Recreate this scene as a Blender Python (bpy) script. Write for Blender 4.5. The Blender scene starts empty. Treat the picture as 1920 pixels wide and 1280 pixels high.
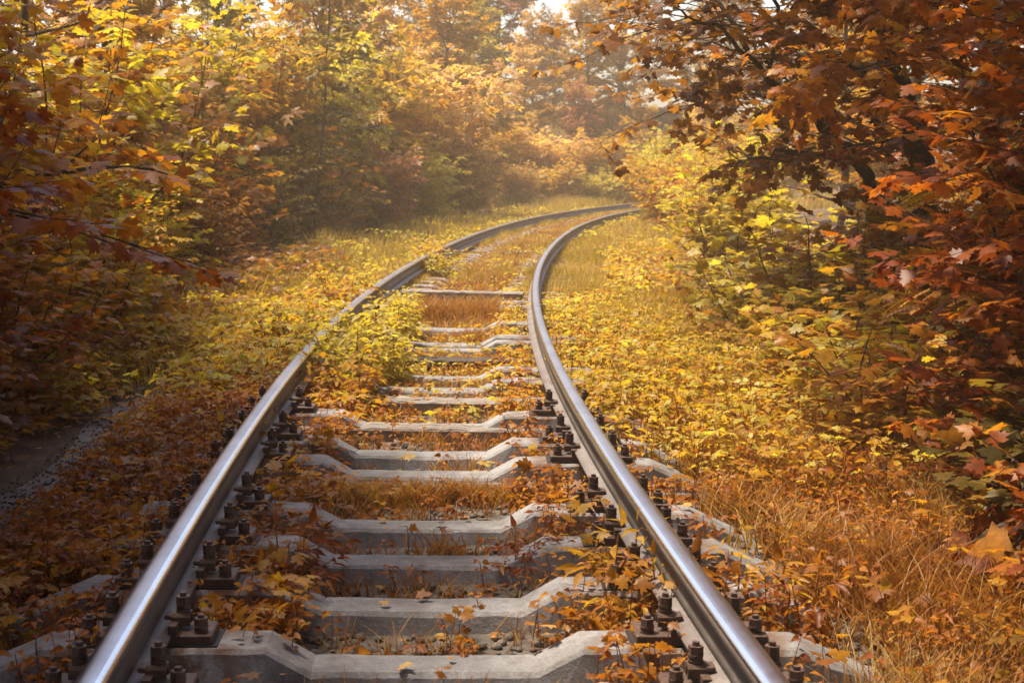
import bpy, math, random
import numpy as np
from mathutils import Vector, Matrix

scene = bpy.context.scene
col = scene.collection
R = math.radians
PI = math.pi

# ------------------------------------------------------------------ camera numbers
FPX = 2750.0                     # focal length in photo pixels (1920 wide)
RAIL_Z = 0.34                    # top of the rails
CAM_Z = RAIL_Z + 1.18
PITCH = math.atan((640 - 312) / FPX)

def wx(px, depth):               # sideways metres of a photo column at a depth
    return (px - 960) * depth / FPX

def wz(py, depth):               # height of a photo row at a depth
    return CAM_Z + (312 - py) * depth / FPX

# ------------------------------------------------------------------ track centre line
POLY = [-4.625383541081168e-09, 6.304028244628256e-07, -3.144554452952822e-05, 0.0007028476237298557,
        -0.002745838141637607, -0.0824568142863306, 0.0933544832475296]
DPOLY = np.polyder(POLY)
def make_path():
    pts = []
    x25, s25 = np.polyval(POLY, 2.5), np.polyval(DPOLY, 2.5)
    for y in np.arange(-12, 2.5, 0.25):
        pts.append((x25 + s25 * (y - 2.5), y))
    for y in np.arange(2.5, 43.5, 0.2):
        pts.append((np.polyval(POLY, y), y))
    h = math.atan(np.polyval(DPOLY, 43.5)); x, y = np.polyval(POLY, 43.5), 43.5
    for k in range(170):
        pts.append((x, y))
        h += 0.2 * 0.020
        x += 0.2 * math.sin(h); y += 0.2 * math.cos(h)
    return np.array(pts)
PATH = make_path()
SEG = np.diff(PATH, axis=0)
SLEN = np.linalg.norm(SEG, axis=1)
SARC = np.concatenate([[0], np.cumsum(SLEN)])
TAN = SEG / SLEN[:, None]; TAN = np.vstack([TAN, TAN[-1]])

def arc_at_y(y):
    return np.interp(y, PATH[:, 1], SARC)

def on_path(s):
    x = np.interp(s, SARC, PATH[:, 0]); y = np.interp(s, SARC, PATH[:, 1])
    tx = np.interp(s, SARC, TAN[:, 0]); ty = np.interp(s, SARC, TAN[:, 1])
    n = np.hypot(tx, ty)
    return x, y, tx / n, ty / n

def track_xy(s, off):            # point at arc s, lateral offset to the right
    x, y, tx, ty = on_path(s)
    return x + ty * off, y - tx * off

def offset_of(P):                # lateral offset (right positive) and arc of points P (N,2)
    P = np.asarray(P, float); out = np.empty(len(P)); arc = np.empty(len(P))
    for a in range(0, len(P), 4000):
        q = P[a:a + 4000]
        d = ((q[:, None, :] - PATH[None, :, :]) ** 2).sum(2)
        k = d.argmin(1)
        v = q - PATH[k]
        out[a:a + 4000] = v[:, 0] * TAN[k, 1] - v[:, 1] * TAN[k, 0]
        arc[a:a + 4000] = SARC[k] + (v * TAN[k]).sum(1)
    return out, arc

def vnoise(x, y, s, seed=0):     # cheap smooth noise 0..1
    r = np.random.default_rng(seed); a = r.uniform(0, 6.28, 8); k = r.uniform(.6, 1.5, 8); t = r.uniform(0, 6.28, 8)
    v = 0
    for i in range(8):
        v = v + np.sin((x * np.cos(a[i]) + y * np.sin(a[i])) * k[i] / s * 3.0 + t[i])
    return np.clip(v / 8 * .9 + .5, 0, 1)

def ground_z(x, y):
    x = np.asarray(x, float); y = np.asarray(y, float)
    sh = x.shape
    off, _ = offset_of(np.stack([x.ravel(), y.ravel()], 1)); off = off.reshape(sh)
    a = np.abs(off)
    rise = np.clip((a - 2.4) / 6, 0, 1); rise = rise * rise * (3 - 2 * rise)
    ditch = -0.05 * np.exp(-((a - 1.9) / .35) ** 2)
    n = (vnoise(x, y, 2.2, 3) - .5) * .10 * np.clip((a - 1.5) / 1.5, 0, 1) + (vnoise(x, y, .5, 5) - .5) * .025
    h = np.clip((y - 50.0 - .25 * np.clip(x, -8, 8)) / 14, 0, 1); hill = 3.6 * h * h * (3 - 2 * h)
    hill = hill * np.clip((a - 3.0) / 4.0, 0, 1)
    return rise * .55 + ditch + n - .012 + hill + .024 * np.clip((1.7 - a) / .3, 0, 1)
GZ = lambda x, y: float(ground_z(np.array([x]), np.array([y]))[0])

# ------------------------------------------------------------------ tagging and linking
def tag(o, label=None, cat=None, group=None, kind=None):
    if label: o['label'] = label
    if cat: o['category'] = cat
    if group: o['group'] = group
    if kind: o['kind'] = kind
    return o

def empty(name, loc=(0, 0, 0), rz=0.0):
    o = bpy.data.objects.new(name, None); col.objects.link(o)
    o.location = loc; o.rotation_euler = (0, 0, rz); o.empty_display_size = .2
    return o

def raw_mesh(name, V, F, tint=None, mats=(), matidx=None, smooth=False):
    V = np.ascontiguousarray(V, np.float32); F = np.ascontiguousarray(F, np.int32)
    me = bpy.data.meshes.new(name)
    k = F.shape[1]
    me.vertices.add(len(V)); me.vertices.foreach_set('co', V.ravel())
    me.loops.add(F.size); me.loops.foreach_set('vertex_index', F.ravel())
    me.polygons.add(len(F)); me.polygons.foreach_set('loop_start', np.arange(0, F.size, k, dtype=np.int32))
    try: me.polygons.foreach_set('loop_total', np.full(len(F), k, np.int32))
    except Exception: pass
    if smooth: me.polygons.foreach_set('use_smooth', np.ones(len(F), bool))
    for m in mats: me.materials.append(m)
    if matidx is not None: me.polygons.foreach_set('material_index', np.asarray(matidx, np.int32))
    if tint is not None:
        at = me.attributes.new('tint', 'FLOAT', 'FACE'); at.data.foreach_set('value', np.asarray(tint, np.float32))
    me.update(calc_edges=True)
    return me

def link(name, me, parent=None):
    o = bpy.data.objects.new(name, me); col.objects.link(o)
    if parent: o.parent = parent
    return o

def copy_tree(o, parent=None):
    c = o.copy(); col.objects.link(c)
    if parent: c.parent = parent
    for ch in [x for x in o.children]:
        copy_tree(ch, c)
    return c

class MB:                        # small hard-surface mesh collector (quads/ngons)
    def __init__(s): s.v = []; s.f = []; s.m = []
    def add(s, vs, fs, m=0):
        b = len(s.v); s.v += [tuple(v) for v in vs]
        for f in fs: s.f.append(tuple(b + i for i in f)); s.m.append(m)
    def box(s, c, d, m=0, taper=1.0, bev=0.0):
        x, y, z = d[0] / 2, d[1] / 2, d[2] / 2
        if bev <= 0:
            vs = []
            for zz, t in ((-z, 1), (z, taper)):
                for sx, sy in ((-1, -1), (1, -1), (1, 1), (-1, 1)): vs.append((c[0] + sx * x * t, c[1] + sy * y * t, c[2] + zz))
            s.add(vs, [(3, 2, 1, 0), (4, 5, 6, 7), (0, 1, 5, 4), (1, 2, 6, 5), (2, 3, 7, 6), (3, 0, 4, 7)], m)
        else:
            rings = []
            for zz, e in ((-z, bev), (-z + bev, 0), (z - bev, 0), (z, bev)):
                r = []
                X, Y = x - e, y - e; q = min(bev, X * .5, Y * .5)
                for sx, sy in ((-1, -1), (1, -1), (1, 1), (-1, 1)):
                    if sx * sy > 0: r += [(sx * X, sy * (Y - q)), (sx * (X - q), sy * Y)]
                    else: r += [(sx * (X - q), sy * Y), (sx * X, sy * (Y - q))]
                rings.append([(c[0] + a, c[1] + b, c[2] + zz) for a, b in r])
            s.loft(rings, m)
    def loft(s, rings, m=0, caps=True):
        n = len(rings[0]); vs = [v for r in rings for v in r]; fs = []
        for i in range(len(rings) - 1):
            for j in range(n):
                k = (j + 1) % n
                fs.append((i * n + j, i * n + k, (i + 1) * n + k, (i + 1) * n + j))
        if caps: fs += [tuple(range(n - 1, -1, -1)), tuple((len(rings) - 1) * n + j for j in range(n))]
        s.add(vs, fs, m)
    def cyl(s, c, r, h, n=12, m=0, r2=None, rot=0.0):
        r2 = r if r2 is None else r2
        rings = []
        for z, rr in ((0, r), (h, r2)):
            rings.append([(c[0] + rr * math.cos(rot + 2 * PI * k / n), c[1] + rr * math.sin(rot + 2 * PI * k / n), c[2] + z) for k in range(n)])
        s.loft(rings, m)
    def mesh(s, name, mats, smooth=False):
        me = bpy.data.meshes.new(name); me.from_pydata(s.v, [], s.f)
        for q in mats: me.materials.append(q)
        me.polygons.foreach_set('material_index', np.array(s.m, np.int32))
        if smooth: me.polygons.foreach_set('use_smooth', np.ones(len(s.f), bool))
        me.update(); return me

# ------------------------------------------------------------------ materials
def new_mat(name):
    m = bpy.data.materials.new(name); m.use_nodes = True
    nt = m.node_tree; nt.nodes.clear()
    out = nt.nodes.new('ShaderNodeOutputMaterial')
    return m, nt, out

def N(nt, t, **kw):
    n = nt.nodes.new(t)
    for k, v in kw.items():
        if k.startswith('i_'): n.inputs[k[2:].replace('_', ' ')].default_value = v
        else: setattr(n, k, v)
    return n

def ramp(nt, stops, interp='LINEAR'):
    r = nt.nodes.new('ShaderNodeValToRGB'); cr = r.color_ramp; cr.interpolation = interp
    while len(cr.elements) < len(stops): cr.elements.new(.5)
    for e, (p, c) in zip(cr.elements, stops): e.position = p; e.color = (*c, 1)
    return r

def leaf_mat(name, stops, trans=.5, rough=.42, spec=.22, boost=1.6):
    m, nt, out = new_mat(name)
    at = N(nt, 'ShaderNodeAttribute', attribute_name='tint')
    oi = N(nt, 'ShaderNodeObjectInfo')
    mth = N(nt, 'ShaderNodeMath', operation='MULTIPLY_ADD'); nt.links.new(oi.outputs['Random'], mth.inputs[0])
    mth.inputs[1].default_value = .22; mth.inputs[2].default_value = -.11
    ad = N(nt, 'ShaderNodeMath', operation='ADD', use_clamp=True)
    nt.links.new(at.outputs['Fac'], ad.inputs[0]); nt.links.new(mth.outputs[0], ad.inputs[1])
    rp = ramp(nt, stops); nt.links.new(ad.outputs[0], rp.inputs[0])
    # blotches of wear inside the leaf
    tc = N(nt, 'ShaderNodeTexCoord'); nz = N(nt, 'ShaderNodeTexNoise', i_Scale=38.0, i_Detail=2.0)
    nt.links.new(tc.outputs['Object'], nz.inputs['Vector'])
    mr = N(nt, 'ShaderNodeMapRange'); mr.inputs[1].default_value = .35; mr.inputs[2].default_value = .7; mr.inputs[3].default_value = .72; mr.inputs[4].default_value = 1.12
    nt.links.new(nz.outputs['Fac'], mr.inputs[0])
    mx = N(nt, 'ShaderNodeMix', data_type='RGBA', blend_type='MULTIPLY'); mx.inputs[0].default_value = 1
    nt.links.new(rp.outputs[0], mx.inputs[6]); nt.links.new(mr.outputs[0], mx.inputs[7])
    pb = N(nt, 'ShaderNodeBsdfPrincipled'); pb.inputs['Roughness'].default_value = rough; pb.inputs['Specular IOR Level'].default_value = spec
    nt.links.new(mx.outputs[2], pb.inputs['Base Color'])
    tr = N(nt, 'ShaderNodeBsdfTranslucent')
    bs = N(nt, 'ShaderNodeMix', data_type='RGBA', blend_type='MULTIPLY'); bs.inputs[0].default_value = 1
    bs.inputs[7].default_value = (boost, boost * .98, boost * .45, 1); nt.links.new(mx.outputs[2], bs.inputs[6])
    nt.links.new(bs.outputs[2], tr.inputs['Color'])
    ms = N(nt, 'ShaderNodeMixShader'); ms.inputs[0].default_value = trans
    nt.links.new(pb.outputs[0], ms.inputs[1]); nt.links.new(tr.outputs[0], ms.inputs[2])
    nt.links.new(ms.outputs[0], out.inputs['Surface'])
    return m

M = {}
M['leaf_red'] = leaf_mat('leaf_red', [(0, (.10, .022, .006)), (.35, (.21, .045, .008)), (.7, (.30, .085, .012)), (1, (.38, .16, .02))])
M['leaf_orange'] = leaf_mat('leaf_orange', [(0, (.17, .045, .010)), (.35, (.30, .095, .012)), (.7, (.40, .17, .018)), (1, (.46, .26, .03))])
M['leaf_gold'] = leaf_mat('leaf_gold', [(0, (.24, .085, .012)), (.3, (.36, .17, .018)), (.7, (.43, .255, .025)), (1, (.48, .34, .05))])
M['leaf_lime'] = leaf_mat('leaf_lime', [(0, (.22, .13, .014)), (.3, (.34, .235, .022)), (.7, (.40, .32, .035)), (1, (.48, .41, .08))])
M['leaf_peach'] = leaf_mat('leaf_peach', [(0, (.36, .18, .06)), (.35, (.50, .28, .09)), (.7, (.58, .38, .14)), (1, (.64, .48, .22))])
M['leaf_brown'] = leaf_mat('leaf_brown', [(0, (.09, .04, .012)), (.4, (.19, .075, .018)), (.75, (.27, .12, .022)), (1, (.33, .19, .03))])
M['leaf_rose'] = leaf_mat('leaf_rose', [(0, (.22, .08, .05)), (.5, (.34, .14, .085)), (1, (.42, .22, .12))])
M['leaf_olive'] = leaf_mat('leaf_olive', [(0, (.05, .04, .012)), (.4, (.11, .075, .016)), (.75, (.18, .12, .02)), (1, (.26, .18, .03))])
M['needle_dark'] = leaf_mat('needle_dark', [(0, (.035, .03, .014)), (.6, (.075, .05, .02)), (1, (.14, .085, .03))], trans=.15)
M['litter'] = leaf_mat('litter', [(0, (.10, .045, .018)), (.4, (.24, .09, .025)), (.7, (.34, .16, .03)), (1, (.42, .27, .08))], trans=.12, rough=.6)
M['grass_rust'] = leaf_mat('grass_rust', [(0, (.13, .05, .012)), (.4, (.27, .10, .02)), (.75, (.36, .17, .03)), (1, (.45, .32, .13))], trans=.4, rough=.5)
M['grass_straw'] = leaf_mat('grass_straw', [(0, (.20, .12, .02)), (.4, (.32, .22, .035)), (.75, (.42, .28, .075)), (1, (.50, .33, .15))], trans=.4, rough=.5)
M['stem_red'] = None

def rough_mat(name, c1, c2, c3=None, scale=6.0, rough=.85, bump=.4, bscale=30.0, dist=.01, spec=.3, fine=None, metallic=0.0, stretch=None):
    m, nt, out = new_mat(name)
    tc = N(nt, 'ShaderNodeTexCoord'); src = tc.outputs['Object']
    if stretch:
        mp = N(nt, 'ShaderNodeMapping'); mp.inputs['Scale'].default_value = stretch; nt.links.new(src, mp.inputs[0]); src = mp.outputs[0]
    n1 = N(nt, 'ShaderNodeTexNoise', i_Scale=scale, i_Detail=6.0, i_Roughness=.65); nt.links.new(src, n1.inputs['Vector'])
    st = [(.3, c1), (.68, c2)] if c3 is None else [(.28, c1), (.5, c2), (.74, c3)]
    rp = ramp(nt, st); nt.links.new(n1.outputs['Fac'], rp.inputs[0])
    n2 = N(nt, 'ShaderNodeTexNoise', i_Scale=bscale, i_Detail=5.0, i_Roughness=.7); nt.links.new(src, n2.inputs['Vector'])
    mr = N(nt, 'ShaderNodeMapRange'); mr.inputs[1].default_value = .3; mr.inputs[2].default_value = .7; mr.inputs[3].default_value = .7; mr.inputs[4].default_value = 1.2
    nt.links.new(n2.outputs['Fac'], mr.inputs[0])
    mx = N(nt, 'ShaderNodeMix', data_type='RGBA', blend_type='MULTIPLY'); mx.inputs[0].default_value = 1
    nt.links.new(rp.outputs[0], mx.inputs[6]); nt.links.new(mr.outputs[0], mx.inputs[7])
    pb = N(nt, 'ShaderNodeBsdfPrincipled'); pb.inputs['Roughness'].default_value = rough; pb.inputs['Specular IOR Level'].default_value = spec
    pb.inputs['Metallic'].default_value = metallic
    nt.links.new(mx.outputs[2], pb.inputs['Base Color'])
    bp = N(nt, 'ShaderNodeBump'); bp.inputs['Strength'].default_value = bump; bp.inputs['Distance'].default_value = dist
    nt.links.new(n2.outputs['Fac'], bp.inputs['Height']); nt.links.new(bp.outputs[0], pb.inputs['Normal'])
    nt.links.new(pb.outputs[0], out.inputs['Surface'])
    return m

M['bark'] = rough_mat('bark', (.030, .021, .016), (.085, .062, .046), scale=9, bscale=26, bump=.9, dist=.02, stretch=(1, 1, .25))
M['bark_pale'] = rough_mat('bark_pale', (.10, .07, .05), (.20, .15, .11), scale=9, bscale=30, bump=.6, dist=.01, stretch=(1, 1, .3))
M['twig'] = rough_mat('twig', (.06, .030, .016), (.13, .065, .03), scale=14, bscale=40)
M['stem_red'] = rough_mat('stem_red', (.17, .055, .02), (.28, .11, .03), scale=20, bscale=40, rough=.6)
M['soil'] = rough_mat('soil', (.045, .026, .016), (.095, .055, .030), (.15, .095, .055), scale=1.7, bscale=38, bump=1.0, dist=.03)
M['path_dirt'] = rough_mat('path_dirt', (.10, .085, .080), (.17, .145, .135), (.26, .23, .21), scale=9, bscale=70, bump=1.0, dist=.02)
M['ballast'] = rough_mat('ballast', (.045, .035, .028), (.10, .085, .072), (.19, .17, .155), scale=12, bscale=70, bump=.6)
def concrete_mat():
    m = rough_mat('concrete', (.12, .118, .122), (.215, .213, .222), (.31, .305, .315), scale=4, bscale=95, bump=.6, dist=.008, rough=.85)
    nt = m.node_tree; pb = [n for n in nt.nodes if n.type == 'BSDF_PRINCIPLED'][0]
    src = pb.inputs['Base Color'].links[0].from_socket
    tc = N(nt, 'ShaderNodeTexCoord'); oi = N(nt, 'ShaderNodeObjectInfo')
    add = N(nt, 'ShaderNodeVectorMath', operation='ADD'); cx = N(nt, 'ShaderNodeCombineXYZ')
    mu = N(nt, 'ShaderNodeMath', operation='MULTIPLY'); mu.inputs[1].default_value = 40; nt.links.new(oi.outputs['Random'], mu.inputs[0])
    nt.links.new(mu.outputs[0], cx.inputs[0]); nt.links.new(mu.outputs[0], cx.inputs[1])
    nt.links.new(tc.outputs['Object'], add.inputs[0]); nt.links.new(cx.outputs[0], add.inputs[1])
    nz = N(nt, 'ShaderNodeTexNoise', i_Scale=5.5, i_Detail=8.0, i_Roughness=.75); nt.links.new(add.outputs[0], nz.inputs['Vector'])
    rp = ramp(nt, [(.44, (0, 0, 0)), (.62, (1, 1, 1))]); nt.links.new(nz.outputs['Fac'], rp.inputs[0])
    m1 = N(nt, 'ShaderNodeMix', data_type='RGBA'); nt.links.new(rp.outputs[0], m1.inputs[0]); nt.links.new(src, m1.inputs[6]); m1.inputs[7].default_value = (.075, .062, .05, 1)
    f1 = N(nt, 'ShaderNodeMath', operation='MULTIPLY'); f1.inputs[1].default_value = .55; nt.links.new(rp.outputs[0], f1.inputs[0]); nt.links.new(f1.outputs[0], m1.inputs[0])
    # rust washed out of the fastenings
    sx = N(nt, 'ShaderNodeSeparateXYZ'); nt.links.new(tc.outputs['Object'], sx.inputs[0])
    ab = N(nt, 'ShaderNodeMath', operation='ABSOLUTE'); nt.links.new(sx.outputs[0], ab.inputs[0])
    sb = N(nt, 'ShaderNodeMath', operation='SUBTRACT'); nt.links.new(ab.outputs[0], sb.inputs[0]); sb.inputs[1].default_value = .80
    a2 = N(nt, 'ShaderNodeMath', operation='ABSOLUTE'); nt.links.new(sb.outputs[0], a2.inputs[0])
    mr = N(nt, 'ShaderNodeMapRange'); mr.inputs[1].default_value = .18; mr.inputs[2].default_value = .36; mr.inputs[3].default_value = 1; mr.inputs[4].default_value = 0; nt.links.new(a2.outputs[0], mr.inputs[0])
    n3 = N(nt, 'ShaderNodeTexNoise', i_Scale=11.0, i_Detail=6.0); nt.links.new(add.outputs[0], n3.inputs['Vector'])
    r3 = ramp(nt, [(.4, (0, 0, 0)), (.6, (1, 1, 1))]); nt.links.new(n3.outputs['Fac'], r3.inputs[0])
    ml = N(nt, 'ShaderNodeMath', operation='MULTIPLY'); nt.links.new(mr.outputs[0], ml.inputs[0]); nt.links.new(r3.outputs[0], ml.inputs[1])
    m2 = N(nt, 'ShaderNodeMix', data_type='RGBA'); nt.links.new(ml.outputs[0], m2.inputs[0]); nt.links.new(m1.outputs[2], m2.inputs[6]); m2.inputs[7].default_value = (.11, .055, .03, 1)
    nt.links.new(m2.outputs[2], pb.inputs['Base Color'])
    return m
M['concrete'] = concrete_mat()
M['timber'] = rough_mat('timber', (.10, .082, .070), (.22, .19, .17), (.32, .285, .26), scale=7, bscale=34, bump=.8, dist=.01, stretch=(.25, 4, 4))
M['timber_dark'] = rough_mat('timber_dark', (.035, .026, .020), (.085, .066, .055), scale=7, bscale=34, bump=.8, dist=.01, stretch=(.25, 4, 4))
M['rust'] = rough_mat('rust', (.040, .024, .019), (.105, .058, .040), scale=30, bscale=120, bump=.4, dist=.003, rough=.6, spec=.4)
M['rail_side'] = rough_mat('rail_side', (.10, .080, .072), (.18, .155, .145), scale=4, bscale=60, bump=.25, dist=.003, rough=.55, spec=.5)
M['rubber'] = rough_mat('rubber', (.012, .012, .012), (.025, .024, .023), scale=20, bscale=60, rough=.6)

def steel(name, c0, c1, r0, r1):
    m, nt, out = new_mat(name)
    tc = N(nt, 'ShaderNodeTexCoord')
    n1 = N(nt, 'ShaderNodeTexNoise', i_Scale=3.0, i_Detail=6.0, i_Roughness=.6); nt.links.new(tc.outputs['Object'], n1.inputs['Vector'])
    rp = ramp(nt, [(.3, c0), (.7, c1)]); nt.links.new(n1.outputs['Fac'], rp.inputs[0])
    n2 = N(nt, 'ShaderNodeTexNoise', i_Scale=45.0, i_Detail=4.0); nt.links.new(tc.outputs['Object'], n2.inputs['Vector'])
    mr = N(nt, 'ShaderNodeMapRange'); mr.inputs[3].default_value = r0; mr.inputs[4].default_value = r1; nt.links.new(n2.outputs['Fac'], mr.inputs[0])
    pb = N(nt, 'ShaderNodeBsdfPrincipled'); pb.inputs['Metallic'].default_value = 1
    nt.links.new(rp.outputs[0], pb.inputs['Base Color']); nt.links.new(mr.outputs[0], pb.inputs['Roughness'])
    bp = N(nt, 'ShaderNodeBump'); bp.inputs['Strength'].default_value = .12; bp.inputs['Distance'].default_value = .002
    nt.links.new(n2.outputs['Fac'], bp.inputs['Height']); nt.links.new(bp.outputs[0], pb.inputs['Normal'])
    nt.links.new(pb.outputs[0], out.inputs['Surface'])
    return m
M['steel'] = steel('polished_steel', (.36, .36, .39), (.55, .55, .60), .24, .40)
M['steel_edge'] = steel('bright_steel', (.72, .71, .72), (.86, .85, .86), .12, .26)

# ------------------------------------------------------------------ leaf shapes (x along leaf, y across, z up)
def fan(outline, centre, curl=.16, droop=.14):
    pts = [centre] + outline
    V = np.array([(x, y, -curl * abs(y) * 1.2 - droop * max(x, 0) ** 2 + .03) for x, y in pts])
    n = len(outline)
    return V, np.array([(0, 1 + k, 1 + (k + 1) % n) for k in range(n)])
def mirror(h):
    return h + [(x, -y) for x, y in reversed(h) if abs(y) > 1e-6]
MAPLE = fan(mirror([(0.03, 0.0), (-.07, .15), (.0, .42), (.16, .30), (.27, .63), (.39, .43), (.53, .47), (.49, .20), (.72, .26), (.78, .11), (1.0, 0)]), (.22, 0))
MAPLE_MID = fan(mirror([(0.02, 0.0), (-.04, .38), (.17, .28), (.33, .60), (.50, .21), (.72, .22), (1.0, 0)]), (.22, 0))
OVATE = fan(mirror([(0, 0), (.12, .22), (.35, .33), (.65, .22), (1.0, 0)]), (.4, 0), curl=-.35, droop=.25)
LANCE = fan(mirror([(0, 0), (.2, .15), (.5, .17), (1.0, 0)]), (.45, 0), curl=-.3, droop=.3)
RHOMB = (np.array([(0, 0, 0), (.45, .3, -.03), (1, 0, -.12), (.45, -.3, -.03)]), np.array([(0, 1, 2), (0, 2, 3)]))
def pinnate(pairs, lw, n=4):
    V = []; F = []
    def leaflet(px, ang, L):
        b = len(V)
        for x, y in ((0, 0), (.4, lw), (.8, lw * .8), (1, 0), (.8, -lw * .8), (.4, -lw)):
            V.append((px + L * (x * math.cos(ang) - y * math.sin(ang)), L * (x * math.sin(ang) + y * math.cos(ang)), -.18 * px ** 2 - .06 * x + .02 * abs(y)))
        F.extend([(b, b + 1, b + 5), (b + 1, b + 2, b + 5), (b + 2, b + 4, b + 5), (b + 2, b + 3, b + 4)])
    for k in range(pairs):
        px = .15 + .75 * k / (pairs - 1)
        L = .15 * (1 - .25 * k / pairs)
        leaflet(px, 1.15, L); leaflet(px, -1.15, L)
    leaflet(.9, 0, .15)
    b = len(V); V.extend([(0, .008, 0), (0, -.008, 0), (.5, 0, -.045), (.9, 0, -.15)]); F.extend([(b, b + 1, b + 2), (b + 2, b + 1, b + 3)])
    return np.array(V), np.array(F)
PINNATE = pinnate(8, .40)
def sprig():
    V = []; F = []
    for px, ang, L in ((0.0, .0, .62), (0, .85, .52), (0, -.85, .52), (.3, .45, .6), (.3, -.45, .6)):
        b = len(V)
        for x, y in ((0, 0), (.45, .2), (1, 0), (.45, -.2)):
            V.append((px + L * (x * math.cos(ang) - y * math.sin(ang)), L * (x * math.sin(ang) + y * math.cos(ang)), -.2 * (px + L * x) ** 2 + .05 * abs(y)))
        F.extend([(b, b + 1, b + 2), (b, b + 2, b + 3)])
    return np.array(V), np.array(F)
SPRIG = sprig()

def build_leaves(tpl, pos, d, size, tint, rng, updev=.45):
    """many leaves as one triangle soup"""
    TV, TF = tpl
    pos = np.asarray(pos, float); d = np.asarray(d, float); n = len(pos)
    d = d / (np.linalg.norm(d, axis=1, keepdims=True) + 1e-9)
    up = np.array([0, 0, 1.0]) + rng.normal(0, updev, (n, 3))
    side = np.cross(up, d); side /= np.linalg.norm(side, axis=1, keepdims=True) + 1e-9
    nor = np.cross(d, side)
    size = np.asarray(size, float)[:, None, None]
    curl = rng.uniform(.4, 1.7, n)[:, None, None]
    wid = rng.uniform(.85, 1.1, n)[:, None, None]
    V = pos[:, None, :] + size * (TV[None, :, 0:1] * d[:, None, :] + TV[None, :, 1:2] * wid * side[:, None, :] + TV[None, :, 2:3] * curl * nor[:, None, :])
    F = (np.arange(n)[:, None, None] * len(TV) + TF[None]).reshape(-1, 3)
    return V.reshape(-1, 3), F, np.repeat(tint, len(TF))

def tube(P, r, sides):
    P = np.asarray(P, float); n = len(P); r = np.broadcast_to(np.asarray(r, float), (n,))
    T = np.gradient(P, axis=0); T /= np.linalg.norm(T, axis=1, keepdims=True) + 1e-9
    ref = np.array([1.0, 0, 0]) if abs(T[0, 0]) < .8 else np.array([0, 1.0, 0])
    A = np.cross(T, ref); A /= np.linalg.norm(A, axis=1, keepdims=True) + 1e-9
    B = np.cross(T, A)
    a = np.arange(sides) * 2 * PI / sides
    V = P[:, None] + r[:, None, None] * (np.cos(a)[None, :, None] * A[:, None] + np.sin(a)[None, :, None] * B[:, None])
    F = []
    for i in range(n - 1):
        for j in range(sides):
            k = (j + 1) % sides
            F.append((i * sides + j, i * sides + k, (i + 1) * sides + k)); F.append((i * sides + j, (i + 1) * sides + k, (i + 1) * sides + j))
    return V.reshape(-1, 3), np.array(F)

class Plant:
    def __init__(s, seed):
        s.rng = np.random.default_rng(seed); s.tv = []; s.tf = []; s.nt = 0
        s.lp = []; s.ld = []; s.ls = []; s.lt = []
    def tube(s, P, r, sides=5):
        V, F = tube(P, r, sides); s.tv.append(V); s.tf.append(F + s.nt); s.nt += len(V)
    def leaf(s, p, d, size, t):
        s.lp.append(p); s.ld.append(d); s.ls.append(size); s.lt.append(t)
    def walk(s, p, d, L, n, wig, lift):
        p = np.array(p, float); d = np.array(d, float); d /= np.linalg.norm(d)
        out = [p.copy()]
        for k in range(n):
            d = d + s.rng.normal(0, wig, 3) + np.array([0, 0, lift]); d /= np.linalg.norm(d)
            p = p + d * L / n; out.append(p.copy())
        return np.array(out)
    def twig(s, p, d, L, leaf, gap, r=.004, lift=-.03, tint=None, perside=1, sides=3, petiole=.35, jit=.5):
        n = max(2, int(L / .12))
        P = s.walk(p, d, L, n, .10, lift)
        s.tube(P, np.linspace(r, r * .4, len(P)), sides)
        t0 = s.rng.uniform(.15, .85) if tint is None else tint
        cum = np.linspace(0, 1, len(P)); m = max(1, int(L / gap))
        for k in range(m + 1):
            f = .12 + .88 * k / m if m else 1
            q = np.array([np.interp(f, cum, P[:, a]) for a in range(3)])
            h = P[min(len(P) - 1, int(f * (len(P) - 1)) + 1)] - P[max(0, int(f * (len(P) - 1)) - 1)]
            h = h / (np.linalg.norm(h) + 1e-9)
            sd = np.cross(h, [0, 0, 1.0]); sd /= np.linalg.norm(sd) + 1e-9
            opts = ((-1, 1) if k < m else (-1, 0, 1))
            for sg in opts:
                for _ in range(perside):
                    dd = h * (.55 if sg else 1.0) + sd * sg * s.rng.uniform(.6, 1.1) + s.rng.normal(0, jit * .4, 3)
                    dd[2] -= s.rng.uniform(.05, .5)
                    dd /= np.linalg.norm(dd)
                    sz = leaf * s.rng.uniform(.6, 1.15)
                    s.leaf(q + dd * petiole * sz, dd, sz, np.clip(t0 + s.rng.normal(0, .16), 0, 1))
    def meshes(s, name, tpl, leafmat, barkmat, updev=.4):
        lv, lf, lt = build_leaves(tpl, s.lp, s.ld, s.ls, np.array(s.lt), s.rng, updev)
        a = raw_mesh(name + '_wood', np.vstack(s.tv), np.vstack(s.tf), mats=[barkmat], smooth=True)
        b = raw_mesh(name + '_leaves', lv, lf, lt, mats=[leafmat])
        return a, b

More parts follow.
